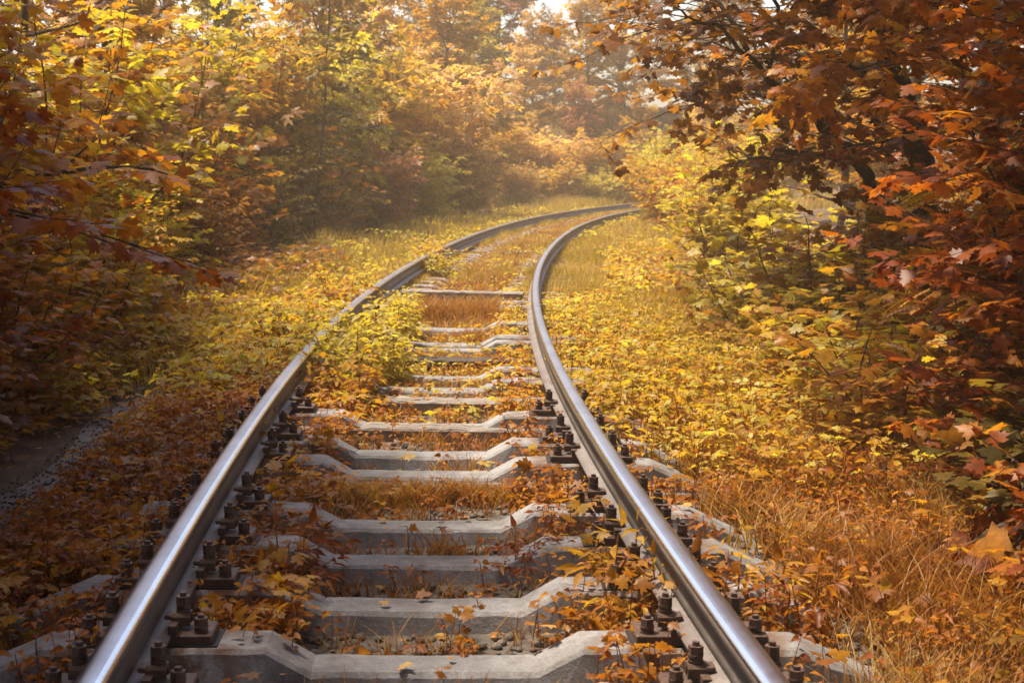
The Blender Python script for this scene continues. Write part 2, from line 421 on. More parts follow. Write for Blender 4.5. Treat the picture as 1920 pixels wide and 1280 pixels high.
def shrub(seed, H, spread, stems, leaf, gap=None, tspace=.10, tl=.42, base=.1, up=.5, rad=.011):
    p = Plant(seed); g = p.rng
    gap = gap or leaf * .75
    for k in range(stems):
        az = 2 * PI * k / stems + g.uniform(-.5, .5); ln = g.uniform(.15, 1) * spread
        h = H * g.uniform(.65, 1.05)
        b = np.array([math.cos(az), math.sin(az), 0]) * g.uniform(0, base)
        d = np.array([math.cos(az) * ln, math.sin(az) * ln, 1.0])
        P = p.walk(b, d, h, 9, .07, .02)
        p.tube(P, np.linspace(rad * H / 2 + .003, .003, len(P)), 5)
        f = .10; a = g.uniform(0, 6.28)
        while f < .98:
            q = np.array([np.interp(f * (len(P) - 1), np.arange(len(P)), P[:, c]) for c in range(3)])
            a += 2.4 + g.uniform(-.4, .4)
            L = tl * H * (.3 + .7 * (1 - f) ** .6) * g.uniform(.5, 1.1) * (.55 + .45 * min(1, f * 3))
            p.twig(q, (math.cos(a), math.sin(a), g.uniform(.1, up * 1.2)), max(.1, L), leaf, gap)
            f += tspace / h * g.uniform(.7, 1.3)
        q = P[-1]; p.twig(q, P[-1] - P[-2], .12 * H, leaf, gap)
    return p

def tree(seed, H, clear, reach, leaf, limbs=16, gap=None, lean=(0, 0), trunk_r=None, sub=.32, perside=1, elev=(.15, .9), sublen=.42, limbdown=0.0):
    p = Plant(seed); g = p.rng
    gap = gap or leaf * .8
    P = p.walk((0, 0, -.1), (lean[0], lean[1], 1), H, 14, .05, .02)
    tr = trunk_r or H * .016
    p.tube(P, np.linspace(tr, tr * .15, len(P)) + np.array([tr * .35] + [0] * (len(P) - 1)), 8)
    a = g.uniform(0, 6.28)
    for k in range(limbs):
        f = clear + (1 - clear) * (k + .3) / limbs
        q = np.array([np.interp(f * (len(P) - 1), np.arange(len(P)), P[:, c]) for c in range(3)])
        a += 2.4 + g.uniform(-.35, .35)
        ff = (f - clear) / (1 - clear)
        L = reach * (1 - .72 * ff ** 1.3) * g.uniform(.75, 1.15)
        el = elev[0] + (elev[1] - elev[0]) * ff + g.uniform(-.1, .15)
        B = p.walk(q, (math.cos(a), math.sin(a), el), L, 8, .09, -.025 + .03 * ff - limbdown)
        r0 = max(.006, tr * .42 * (1 - f * .6))
        p.tube(B, np.linspace(r0, r0 * .2, len(B)), 5)
        s = .18; sg = 1
        while s < 1.0:
            c = np.array([np.interp(s * (len(B) - 1), np.arange(len(B)), B[:, j]) for j in range(3)])
            h = B[min(len(B) - 1, int(s * 8) + 1)] - B[int(s * 8) - 1 if int(s * 8) else 0]; h /= np.linalg.norm(h) + 1e-9
            sd = np.cross(h, [0, 0, 1.0]); sd /= np.linalg.norm(sd) + 1e-9
            sg = -sg
            l2 = max(.25, sublen * L * (1 - .6 * s)) * g.uniform(.6, 1.15)
            p.twig(c, h * .7 + sd * sg * g.uniform(.5, 1.1) + np.array([0, 0, g.uniform(-.25, .45)]), l2, leaf, gap, r=max(.004, r0 * .3), lift=-.03, perside=perside)
            s += sub / L * g.uniform(.7, 1.3)
        p.twig(B[-1], B[-1] - B[-2], .35, leaf, gap, perside=perside)
    return p

def conifer(seed, H, reach, clear=.1):
    p = Plant(seed); g = p.rng
    P = p.walk((0, 0, -.1), (0, 0, 1), H, 12, .015, .0)
    p.tube(P, np.linspace(H * .014, .008, len(P)), 7)
    f = clear
    while f < .985:
        q = np.array([np.interp(f * (len(P) - 1), np.arange(len(P)), P[:, c]) for c in range(3)])
        n = 6; a0 = g.uniform(0, 6.28)
        for k in range(n):
            a = a0 + 2 * PI * k / n + g.uniform(-.25, .25)
            L = (reach * (1 - f) ** .7 + .08) * g.uniform(.35, 1.2)
            B = p.walk(q, (math.cos(a), math.sin(a), .05), L, 6, .04, -.06)
            p.tube(B, np.linspace(.010, .004, len(B)), 3)
            m = int(L / .035) + 3
            for j in range(m):
                s = j / m
                c = np.array([np.interp(s * 6, np.arange(7), B[:, b]) for b in range(3)])
                sd = np.array([-math.sin(a), math.cos(a), 0])
                for sg in (-1, 1):
                    dd = np.array([math.cos(a), math.sin(a), -.5]) * .8 + sd * sg * g.uniform(.5, 1.2) + g.normal(0, .15, 3)
                    p.leaf(c, dd, g.uniform(.16, .3) * (1.1 - .5 * s), g.uniform(0, 1))
        f += (.22 - .1 * f) / H
    return p

NEEDLE = (np.array([(0, 0, 0), (.3, .16, -.05), (1, 0, -.08), (.3, -.16, -.05), (.5, 0, .06)]), np.array([(0, 1, 4), (4, 1, 2), (4, 2, 3), (0, 4, 3)]))

def make_plant(name, plant, tpl, leafmat, barkmat, part_wood, part_leaf, updev=.4):
    a, b = plant.meshes(name, tpl, leafmat, barkmat, updev)
    return dict(wood=a, leaf=b, pw=part_wood, pl=part_leaf)

def place(proto, name, x, y, rz, sc, label, cat, group=None, leafmat=None, z=None, tilt=0):
    o = empty(name, (x, y, GZ(x, y) - .02 if z is None else z), rz)
    o.rotation_euler = (tilt, 0, rz)
    o.scale = (sc, sc, sc) if not isinstance(sc, tuple) else sc
    tag(o, label, cat, group)
    w = link(proto['pw'], proto['wood'], o)
    l = link(proto['pl'], proto['leaf'], o)
    if leafmat:
        l.material_slots[0].link = 'OBJECT'; l.material_slots[0].material = leafmat
    return o
rng = np.random.default_rng(11)

# ================================================================== SETTING: ground, ballast, path, sky, haze
xs = np.concatenate([np.linspace(-150, -14, 14), np.linspace(-12, 14, 175), np.linspace(16, 150, 14)])
ys = np.concatenate([np.linspace(-150, -8, 10), np.linspace(-6, 18, 160), np.linspace(18.3, 66, 110), np.linspace(68, 150, 12)])
GX, GY = np.meshgrid(xs, ys)
V = np.stack([GX, GY, ground_z(GX, GY)], 2).reshape(-1, 3)
nx, ny = len(xs), len(ys)
ii = (np.arange(ny - 1)[:, None] * nx + np.arange(nx - 1)[None]).ravel()
g = link('ground', raw_mesh('ground', V, np.stack([ii, ii + 1, ii + nx + 1, ii + nx], 1), mats=[M['soil']], smooth=True)); tag(g, kind='structure')

def strip(name, s0, s1, o0, o1, ds, no, lift, mat, edge=0.0, seed=0):
    S = np.arange(s0, s1, ds); T = np.linspace(0, 1, no)
    vs = []
    for s in S:
        e0 = o0(s) if callable(o0) else o0; e1 = o1(s) if callable(o1) else o1
        for t in T:
            vs.append(track_xy(s, e0 + (e1 - e0) * t))
    vs = np.array(vs); z = ground_z(vs[:, 0], vs[:, 1]) + lift
    V = np.column_stack([vs, z]); n = no; k = len(S)
    ii = (np.arange(k - 1)[:, None] * n + np.arange(n - 1)[None]).ravel()
    return link(name, raw_mesh(name, V, np.stack([ii, ii + 1, ii + n + 1, ii + n], 1), mats=[mat], smooth=True))
S0 = float(arc_at_y(-2)); S1 = SARC[-1] - 2
b = strip('track_bed', S0, S1, lambda s: -1.55 + .12 * math.sin(s * 2.1) + .06 * math.sin(s * 5.3), lambda s: 1.5 + .12 * math.sin(s * 1.7 + 1) + .06 * math.sin(s * 6.1), .2, 26, .004, M['ballast']); tag(b, kind='structure')
a0, a1 = float(arc_at_y(3.5)), float(arc_at_y(13.5))
pth = strip('dirt_path', a0, a1, lambda s: -2.02 + .06 * math.sin(s * 2.3), lambda s: -1.68 + .07 * math.sin(s * 3.1 + 1), .12, 6, .010, M['path_dirt']); tag(pth, kind='structure')

# ================================================================== RAILS
HEAD = [(-.0365, -.040), (-.0365, -.015), (-.031, -.0055), (-.019, -.0012), (-.008, 0), (.008, 0), (.019, -.0012), (.031, -.0055), (.0365, -.015), (.0365, -.040), (.012, -.050), (-.012, -.050)]
WEB = [(-.0095, -.049), (.0095, -.049), (.0085, -.112), (.018, -.131), (-.018, -.131), (-.0085, -.112)]
FOOT = [(-.018, -.1305), (.018, -.1305), (.066, -.142), (.066, -.152), (-.066, -.152), (-.066, -.142)]
def sweep(prof, off, cant, mats, mfun):
    S = np.concatenate([np.arange(S0, float(arc_at_y(20)), .15), np.arange(float(arc_at_y(20)), S1, .4)])
    V = []; n = len(prof)
    for s in S:
        x, y, tx, ty = on_path(s)
        for a, z in prof:
            a2 = a + z * cant
            V.append((x + ty * (off + a2), y - tx * (off + a2), RAIL_Z + z))
    F = []; mi = []
    for i in range(len(S) - 1):
        for j in range(n):
            k = (j + 1) % n
            F.append((i * n + j, i * n + k, (i + 1) * n + k, (i + 1) * n + j)); mi.append(mfun(j))
    return np.array(V), np.array(F), mi
for off, lab in ((-.795, 'worn steel rail left of the sleepers, its far part buried in leafy weeds'), (.795, 'worn steel rail right of the sleepers, bending past the yellow grass')):
    r = empty('rail', (0, 0, 0)); tag(r, lab, 'rail', 'rails of the railway track')
    cant = .05 if off > 0 else -.05
    for nm, prof, mats, mf in (('rail_head', HEAD, [M['steel'], M['rail_side'], M['steel_edge']], (lambda j: 2 if j in (6, 7) else 0 if 0 < j < 8 else 1) if off < 0 else (lambda j: 2 if j in (1, 2) else 0 if 0 < j < 8 else 1)),
                               ('rail_web', WEB, [M['rail_side']], lambda j: 0), ('rail_foot', FOOT, [M['rail_side']], lambda j: 0)):
        Vv, Ff, mi = sweep(prof, off, cant, mats, mf)
        link(nm, raw_mesh(nm, Vv, Ff, mats=mats, matidx=mi, smooth=False), r)

# ================================================================== SLEEPERS
def concrete_mesh(seed):
    g = random.Random(seed)
    st = [(-1.35, .040, .085), (-1.31, .052, .095), (-1.09, .150, .100), (-.60, .153, .098), (-.455, .151, .096), (-.325, .082, .088),
          (0, .079, .085), (.325, .082, .088), (.455, .151, .096), (.60, .153, .098), (1.09, .150, .100), (1.31, .052, .095), (1.35, .040, .085)]
    full = []
    for (x0, z0, w0), (x1, z1, w1) in zip(st[:-1], st[1:]):
        n = max(1, int((x1 - x0) / .07))
        for k in range(n):
            t = k / n; full.append((x0 + (x1 - x0) * t, z0 + (z1 - z0) * t, w0 + (w1 - w0) * t))
    full.append(st[-1])
    mb = MB(); rings = []
    for x, z, w in full:
        j = lambda a: g.uniform(-a, a)
        c = .008 + abs(j(.008)); zz = z + j(.0016)
        rings.append([(x, -w - .055, -.10), (x, -w - .004 + j(.003), zz - c), (x, -w + c + j(.003), zz), (x, -w * .3, zz + j(.0015)), (x, w * .3, zz + j(.0015)), (x, w - c + j(.003), zz), (x, w + .004 + j(.003), zz - c), (x, w + .055, -.10)])
    mb.loft(rings)
    return mb.mesh('sleeper_beam', [M['concrete']])
CONC = [concrete_mesh(k) for k in range(4)]

def timber_mesh(seed, mat, h=.10, w=.12, x0=-1.3, x1=1.3):
    g = random.Random(seed); mb = MB(); rings = []
    n = 26
    wob = [g.uniform(-.006, .006) for _ in range(n + 1)]
    for k in range(n + 1):
        x = x0 + (x1 - x0) * k / n; j = lambda a: g.uniform(-a, a); c = .010
        # top has two long cracks
        rings.append([(x, -w, -.06), (x, -w + j(.003), h - c), (x, -w + c, h + wob[k]), (x, -w * .35 - .004, h + wob[k] + j(.002)), (x, -w * .35, h - .016 + j(.006)), (x, -w * .35 + .004, h + wob[k]),
                      (x, w * .3 - .004, h + wob[k]), (x, w * .3, h - .012 + j(.006)), (x, w * .3 + .004, h + wob[k] + j(.002)), (x, w - c, h + wob[k]), (x, w + j(.003), h - c), (x, w, -.06)])
    mb.loft(rings)
    return mb.mesh('timber_beam', [mat])

SEAT = .152
BASE = RAIL_Z - .152             # underside of the rail foot
def plate_mesh():
    mb = MB(); mb.box((0, 0, (SEAT + .004 + BASE - .001) / 2), (.385, .14, BASE - SEAT - .005), 0, bev=.004)
    mb.box((-.081, 0, BASE + .012), (.024, .145, .028), 0); mb.box((.081, 0, BASE + .012), (.024, .145, .028), 0)
    return mb.mesh('tie_plate', [M['rust']])
def pad_mesh():
    mb = MB(); mb.box((0, 0, SEAT + .0015), (.415, .155, .009), 0); return mb.mesh('rubber_pad', [M['rubber']])
def clamp_mesh(sg):
    # horseshoe clip: crown over the rail foot with two legs
    mb = MB(); z = BASE + .012
    prof = [(-.027, .0), (-.027, .026), (-.019, .036), (.019, .036), (.027, .026), (.027, 0), (.014, 0), (.014, .018), (.009, .024), (-.009, .024), (-.014, .018), (-.014, 0)]
    ring = lambda x: [(x, a, z + b) for a, b in prof]
    mb.loft([ring(sg * .072), ring(sg * .124)])
    mb.box((sg * .064, 0, z + .024), (.026, .05, .016), 0, bev=.003)
    return mb.mesh('clamp', [M['rust']])
def bolt_mesh(x, y, z, tall):
    mb = MB()
    mb.cyl((x, y, z - .01), .011, .036 + tall, 8)
    mb.cyl((x, y, z + tall), .021, .006, 14); mb.cyl((x, y, z + .008 + tall), .0195, .0055, 14); mb.cyl((x, y, z + .015 + tall), .021, .006, 14)
    mb.cyl((x, y, z + .021 + tall), .0205, .022, 6, rot=.4 + x * 7)
    mb.cyl((x, y, z + .043 + tall), .010, .010 + tall * .4, 8)
    return mb.mesh('bolt', [M['rust']])
PLATE, PAD = plate_mesh(), pad_mesh()
CLAMP = {1: clamp_mesh(1), -1: clamp_mesh(-1)}
BOLTS = [('clamp_bolt', bolt_mesh(.101, 0, BASE + .048, .003)), ('clamp_bolt', bolt_mesh(-.101, 0, BASE + .048, .003)),
         ('anchor_bolt', bolt_mesh(.158, -.040, BASE - .001, 0)), ('anchor_bolt', bolt_mesh(-.158, -.040, BASE - .001, 0))]

sleepers = []
def sleeper(kind, y, k, label, detail, skew=0.0, dz=0.0, **kw):
    s = float(arc_at_y(y)); x, yy, tx, ty = on_path(s)
    root = empty('concrete_sleeper' if kind == 'c' else 'timber_sleeper', (float(x), float(yy), dz), math.atan2(-tx, ty) - .035 + skew)
    root.rotation_euler = (rng.uniform(-.01, .01), .014, root.rotation_euler[2])
    tag(root, label, 'sleeper', 'concrete sleepers of the track' if kind == 'c' else 'timber sleepers of the track')
    if kind == 'c': link('sleeper_beam', CONC[k % 4], root)
    else: link('timber_beam', timber_mesh(k, kw.get('mat', M['timber']), kw.get('h', .10), kw.get('w', .12), kw.get('x0', -1.3), kw.get('x1', 1.3)), root)
    if kind == 'c' and detail:
        for sx in (-1, 1):
            pl = link('tie_plate', PLATE, root); pl.location = (sx * .80, 0, sx * .0)
            link('rubber_pad', PAD, pl)
            for c in (1, -1): link('clamp', CLAMP[c], pl)
            for nm, me in BOLTS: link(nm, me, pl)
    sleepers.append((x, yy))
    return root

ORD = ['first', 'second', 'third', 'fourth', 'fifth', 'sixth', 'seventh', 'eighth', 'ninth', 'tenth', 'eleventh', 'twelfth']
def row_y(py, z):                # distance of a photo row seen at height z on the track
    k = (640 - py) / FPX
    t = (z - CAM_Z) / (-math.sin(PITCH) + k * math.cos(PITCH))
    return t * (math.cos(PITCH) + k * math.sin(PITCH))
near = [(1350, 'grey concrete sleeper cut off by the bottom edge of the photo'), (1243, 'grey concrete sleeper with grass in front of it at the bottom of the photo'), (1133, 'pale grey concrete sleeper, second whole one from the bottom of the photo'),
        (1050, 'grey concrete sleeper with raised ends, third whole one from the bottom'), (983, 'grey concrete sleeper just in front of the thick rust grass tuft'), (888, 'grey concrete sleeper just behind the half buried plank'), (850, 'grey concrete sleeper in front of the nearer weathered timber')]
for k, (py, lb) in enumerate(near): sleeper('c', row_y(py, .08), k, lb, True)
sleeper('t', row_y(905, .06), 50, 'weathered plank sleeper half buried in rust coloured grass', False, h=.062, w=.045, x0=-.6, x1=.72)
sleeper('t', row_y(799, .088), 51, 'weathered grey timber sleeper in front of a leaf covered gap', False, h=.088, w=.09, x0=-.72, x1=.7)
sleeper('c', row_y(774, .15), 1, 'concrete sleeper with only its raised ends showing behind the grey timber', True)
sleeper('t', row_y(748, .10), 52, 'grey timber sleeper with long cracks, below the bushy weeds on the rail', False, h=.10, w=.11, x0=-.55, x1=.75)
sleeper('c', row_y(729, .08), 2, 'concrete sleeper just behind the cracked timber sleeper', False)
sleeper('c', row_y(707, .08), 3, 'concrete sleeper two behind the cracked timber sleeper', False)
sleeper('t', row_y(671, .12), 53, 'dark timber sleeper with a black front face', False, mat=M['timber_dark'], h=.12, w=.10, x0=-.66, x1=.66)
far = [(654, 'concrete sleeper just behind the dark timber sleeper'), (644, 'concrete sleeper, second behind the dark timber sleeper'), (616, 'concrete sleeper behind a tall brown grass tuft'), (585, 'concrete sleeper, nearest of the four close together before the raised timber'),
        (575.5, 'concrete sleeper, second of the four close together before the raised timber'), (566, 'concrete sleeper, third of the four close together before the raised timber'), (558, 'concrete sleeper directly in front of the raised timber')]
for k, (py, lb) in enumerate(far): sleeper('c', row_y(py, .08), k, lb, False)
sleeper('t', row_y(546, .21), 54, 'raised timber sleeper with bright top and dark front, across the far track', False, h=.21, w=.10, x0=-.62, x1=.66, mat=M['timber'])
y = row_y(546, .21) + 1.4; k = 0; YP = row_y(472, .12)
while y < 46:
    if abs(y - YP) > .4:
        sleeper('c', y, k, 'faint concrete sleeper showing through grass beyond the raised timber', False, dz=-.045)
    y += .56; k += 1
sleeper('t', YP, 55, 'short dark plank lying between the rails beyond the raised timber', False, h=.12, w=.09, x0=-.15, x1=.62, mat=M['timber_dark'])
SL_Y = np.array([q[1] for q in sleepers])
# ================================================================== GROUND COVER (stuff)
TX, TY = PATH[:, 0], PATH[:, 1]
def scatter(n, s0, s1, o0, o1, power=1.0):
    """random points along the track; power > 1 packs them towards the camera"""
    u = rng.uniform(0, 1, n) ** power
    s = s0 + (s1 - s0) * u; o = rng.uniform(o0, o1, n)
    x, y = track_xy(s, o)
    return x, y, o
def sY(y): return float(arc_at_y(y))

def sleeper_top(off, x, y):
    """height of a concrete sleeper under a point, else 0"""
    d = np.abs(y[:, None] - SL_Y[None]).min(1)
    a = np.abs(off)
    top = np.where(a < .33, .08, np.where(a < 1.1, .15, np.where(a < 1.35, .10, 0)))
    return np.where((d < .13) & (a < 1.35), top, 0)

def blades(name, x, y, h, w, mat, lean=.5, tint=None):
    n = len(x); z = ground_z(x, y) - .01
    az = rng.uniform(0, 2 * PI, n); fa = rng.uniform(0, 2 * PI, n)
    bend = rng.uniform(.1, 1, n) * lean * h
    dx, dy = np.cos(az) * bend, np.sin(az) * bend
    sx, sy = np.cos(fa) * w / 2, np.sin(fa) * w / 2
    lv = []
    for t, ww in ((0, 1), (.4, .85), (.75, .55)):
        cx, cy, cz = x + dx * t ** 2, y + dy * t ** 2, z + h * t * (1 - .18 * t * lean)
        lv += [np.stack([cx - sx * ww, cy - sy * ww, cz], 1), np.stack([cx + sx * ww, cy + sy * ww, cz], 1)]
    lv.append(np.stack([x + dx, y + dy, z + h * (1 - .18 * lean)], 1))
    V = np.stack(lv, 1).reshape(-1, 3)
    T = np.array([(0, 1, 3), (0, 3, 2), (2, 3, 5), (2, 5, 4), (4, 5, 6)])
    F = (np.arange(n)[:, None, None] * 7 + T[None]).reshape(-1, 3)
    tt = rng.uniform(0, 1, n) if tint is None else tint
    o = link(name, raw_mesh(name, V, F, np.repeat(tt, 5), mats=[mat])); return o

def cat_(*a): return [np.concatenate(q) for q in zip(*a)]

# --- short rust grass, in tufts, between the sleepers and on the near verges
def tufts(n, per, s0, s1, o0, o1, r, power=1.0, keep=None):
    x, y, o = scatter(n, s0, s1, o0, o1, power)
    if keep is not None:
        m = keep(x, y, o); x, y = x[m], y[m]
    X = np.repeat(x, per) + rng.normal(0, r, len(x) * per); Y = np.repeat(y, per) + rng.normal(0, r * .8, len(x) * per)
    return X, Y
def off_sleepers(x, y, o, gap=.14):
    d = np.abs(y[:, None] - SL_Y[None]).min(1)
    return (d > gap) | (np.abs(o) > 1.4)
gx, gy = cat_(tufts(330, 30, sY(3), sY(9.5), -.55, .62, .05, 1.0, lambda x, y, o: off_sleepers(x, y, o, .15)),
              tufts(130, 60, sY(row_y(945, .03)), sY(row_y(912, .03)), -.42, .58, .045, 1.0),
              tufts(620, 34, sY(9.5), sY(20), -.55, .6, .06, 1.0, lambda x, y, o: off_sleepers(x, y, o, .12)),
              tufts(60, 60, sY(row_y(613, 0)), sY(row_y(590, 0)), -.5, .35, .07, 1.0),
              tufts(420, 20, sY(3.2), sY(10), 1.2, 2.2, .08, 1.0),
              tufts(300, 22, sY(3.2), sY(10), -1.75, -.9, .05, 1.0),
              tufts(1300, 24, sY(18), sY(46), -.7, .7, .12, .8),
              tufts(900, 16, sY(3.2), sY(9.5), 1.35, 2.4, .11, 1.0))
off, arc = offset_of(np.stack([gx, gy], 1))
ok = (np.abs(np.abs(off) - .795) > .08) & ~((np.abs(gy[:, None] - SL_Y[None]).min(1) < .105) & (np.abs(off) < 1.3))
gx, gy, off = gx[ok], gy[ok], off[ok]
hh = rng.uniform(.04, .17, len(gx)) * (1 + 1.7 * (off > 1.05) * vnoise(gx, gy, .8, 21)) * np.where((gy > row_y(613, 0)) & (gy < row_y(590, 0)), 1.7, 1) * np.clip(.75 + gy / 40, .7, 1.4)
o = blades('short_grass', gx, gy, hh, .0035 + .00035 * gy, M['grass_rust'], 1.05, np.clip(vnoise(gx, gy, .5, 8) * .5 + rng.uniform(-.1, .65, len(gx)), 0, 1)); tag(o, 'rust coloured short grass in tufts between the sleepers and beside the rails', 'grass', kind='stuff')

# --- taller straw grass of the far verges
tx_, ty_ = cat_(tufts(1500, 16, sY(9), sY(46), .98, 2.2, .10, 1.1), tufts(900, 16, sY(15), sY(48), 2.0, 3.4, .12, 1.0), tufts(1500, 16, sY(10), sY(48), -3.4, -1.0, .11, 1.0),
                tufts(1500, 16, sY(18.5), sY(48), -.7, .7, .14, 1.0), tufts(1500, 16, sY(15), sY(48), -1.5, -.88, .08, 1.0), tufts(1900, 16, sY(13), sY(48), .88, 1.6, .08, 1.0), tufts(700, 22, sY(15), sY(46), -.74, -.62, .05, 1.0), tufts(700, 22, sY(15), sY(46), .62, .74, .05, 1.0), tufts(500, 22, sY(15), sY(46), -.98, -.86, .05, 1.0), tufts(120, 20, sY(33), sY(45), .5, .74, .06, 1.0), tufts(1300, 14, sY(44), sY(60), -8, 9, .2, 1.0))
off, arc = offset_of(np.stack([tx_, ty_], 1)); ok = np.abs(np.abs(off) - .795) > .06; tx_, ty_, off = tx_[ok], ty_[ok], off[ok]
a = np.abs(off)
hh = rng.uniform(.10, .42, len(tx_)) * np.maximum(np.clip((a - .4) * .8, .25, 1.15), np.where(ty_ > 15, np.where(a > .66, .62, .42), 0)) * (.55 + .8 * vnoise(tx_, ty_, 1.6, 31))
hh = np.where((ty_ > 46) & (a > 1.7) & (off < 6), rng.uniform(.25, .7, len(tx_)), hh)
o = blades('tall_grass', tx_, ty_, hh, .0035 + .0004 * ty_, M['grass_straw'], .7, np.clip(vnoise(tx_, ty_, 1.8, 18) * .7 + rng.uniform(-.1, .45, len(tx_)), 0, 1)); tag(o, 'straw yellow tall grass along both verges of the far track', 'grass', kind='stuff')

# --- low leafy seedlings carpeting the verges and the track edges
def cover(name, x, y, h, size, tpl, k, mat, tint, label, fallen=False):
    n = len(x); z = ground_z(x, y)
    off, _ = offset_of(np.stack([x, y], 1))
    P = np.stack([x, y, z], 1)
    lean = rng.normal(0, .25, (n, 2)) * h[:, None]
    top = P + np.column_stack([lean, h])
    pos = []; d = []; sz = []; tt = []
    a0 = rng.uniform(0, 2 * PI, n)
    for j in range(k):
        f = 1 - .75 * (j // 3) / max(1, (k - 1) // 3) * rng.uniform(.6, 1, n) if k > 3 else np.ones(n)
        az = a0 + j * 2.2 + rng.normal(0, .3, n)
        dd = np.stack([np.cos(az), np.sin(az), rng.uniform(-.35, .25, n)], 1)
        s = size * rng.uniform(.6, 1.15, n)
        pos.append(P + (top - P) * f[:, None] + dd * (s * .3)[:, None]); d.append(dd); sz.append(s); tt.append(np.clip(tint + rng.normal(0, .15, n), 0, 1))
    V1, F1, t1 = build_leaves(tpl, np.concatenate(pos), np.concatenate(d), np.concatenate(sz), np.concatenate(tt), rng, .42)
    # stems: thin three-sided spikes
    w = .0022 + .0008 * rng.uniform(0, 1, n)
    a = np.arange(3) * 2 * PI / 3
    ring = np.stack([np.cos(a), np.sin(a), np.zeros(3)], 1)
    SV = np.concatenate([P[:, None, :] + ring[None] * w[:, None, None], top[:, None, :] + ring[None] * (w * .6)[:, None, None]], 1).reshape(-1, 3)
    T = np.array([(0, 1, 4), (0, 4, 3), (1, 2, 5), (1, 5, 4), (2, 0, 3), (2, 3, 5)])
    SF = (np.arange(n)[:, None, None] * 6 + T[None]).reshape(-1, 3)
    V = np.vstack([V1, SV]); F = np.vstack([F1, SF + len(V1)])
    mi = np.concatenate([np.zeros(len(F1), np.int32), np.ones(len(SF), np.int32)])
    ot = link(name, raw_mesh(name, V, F, np.concatenate([t1, np.full(len(SF), .3)]), mats=[mat, M['stem_red']], matidx=mi))
    tag(ot, label, 'ground cover', kind='stuff'); return ot

def zone(n, s0, s1, o0, o1, power, hmin, hmax, smin, smax, gate=None):
    x, y, o = scatter(n, s0, s1, o0, o1, power)
    ok = (np.abs(np.abs(o) - .795) > .07)
    pathy = (o > -2.12) & (o < -1.64) & (y > 3.5) & (y < 11.5)
    ok &= ~(pathy & (rng.uniform(0, 1, n) < .93))
    ok &= ~((o < -.88) & (o > -1.42) & (y < 4.9) & (sleeper_top(o, x, y) > 0) & (rng.uniform(0, 1, n) < .85))
    ok &= ~((o < -.88) & (o > -1.42) & (y < 4.3) & (rng.uniform(0, 1, n) < .5))
    if gate is not None: ok &= gate(x, y, o)
    x, y, o = x[ok], y[ok], o[ok]; m = len(x)
    h = rng.uniform(hmin, hmax, m); s = rng.uniform(smin, smax, m) * .88
    nearrail = np.abs(np.abs(o) - .795) < .2
    h = np.where(nearrail, np.minimum(h, np.where((o > -.8) & (o < 0) & (y > 8), .15, .24)), h); s = np.where(nearrail, s * .7, s)
    return x, y, h, s
clear_top = lambda x, y, o: (sleeper_top(o, x, y) == 0) | (rng.uniform(0, 1, len(x)) < .05)
edge_in = lambda x, y, o: clear_top(x, y, o) & (rng.uniform(0, 1, len(x)) < np.clip((np.abs(o) - .1) * 1.7, .34, 1))
# near, orange
some_top = lambda p: (lambda x, y, o: (sleeper_top(o, x, y) == 0) | (rng.uniform(0, 1, len(x)) < p))
z1 = cat_(zone(1500, sY(3), sY(10.5), -.73, .73, 1.0, .03, .12, .025, .05, edge_in),
          zone(900, sY(4.2), sY(10.5), -.74, -.40, 1.0, .06, .2, .03, .06, some_top(.25)),
          zone(420, sY(3.6), sY(10.5), .45, .74, 1.0, .06, .22, .03, .06, some_top(.15)),
          zone(4600, sY(3.2), sY(10), -1.75, -.86, 1.0, .04, .2, .025, .06, lambda x, y, o: ((sleeper_top(o, x, y) == 0) | (rng.uniform(0, 1, len(x)) < .2)) & ((y > 4.75) | (o < -1.4) | (rng.uniform(0, 1, len(x)) < .25))),
          zone(700, sY(3.2), sY(9), -1.15, -.87, 1.0, .10, .26, .03, .06, some_top(.6)), zone(150, sY(3.2), sY(9), .87, 1.15, 1.0, .06, .18, .03, .055, clear_top),
          zone(2600, sY(3), sY(8.5), .86, 2.2, 1.0, .04, .2, .025, .055, lambda x, y, o: clear_top(x, y, o) & (rng.uniform(0, 1, len(x)) < .25 + .2 * (o > 1.5))))
cover('orange_seedlings', *z1[:2], z1[2], z1[3], OVATE, 7, M['leaf_orange'], np.clip(.10 + .8 * vnoise(z1[0], z1[1], .7, 41), 0, 1), 'low orange small leaved seedlings carpeting the near track edges')
z1 = cat_(zone(160, sY(3), sY(10.5), -.73, .73, 1.0, .05, .15, .04, .075, edge_in),
          zone(260, sY(4.2), sY(10.5), -.74, -.38, 1.0, .08, .22, .05, .085, some_top(.3)),
          zone(90, sY(3.6), sY(6.5), .45, .74, 1.0, .08, .24, .05, .085, some_top(.2)),
          zone(800, sY(3.4), sY(10), -1.75, -.86, 1.0, .05, .2, .045, .085, some_top(.3)),
          zone(170, sY(3), sY(8), .86, 2.2, 1.0, .08, .28, .045, .085, clear_top))
cover('maple_seedlings', *z1[:2], z1[2], z1[3], MAPLE, 5, M['leaf_gold'], np.clip(-.1 + .9 * vnoise(z1[0], z1[1], .7, 42), 0, 1), 'golden orange maple seedlings scattered along the near track edges')
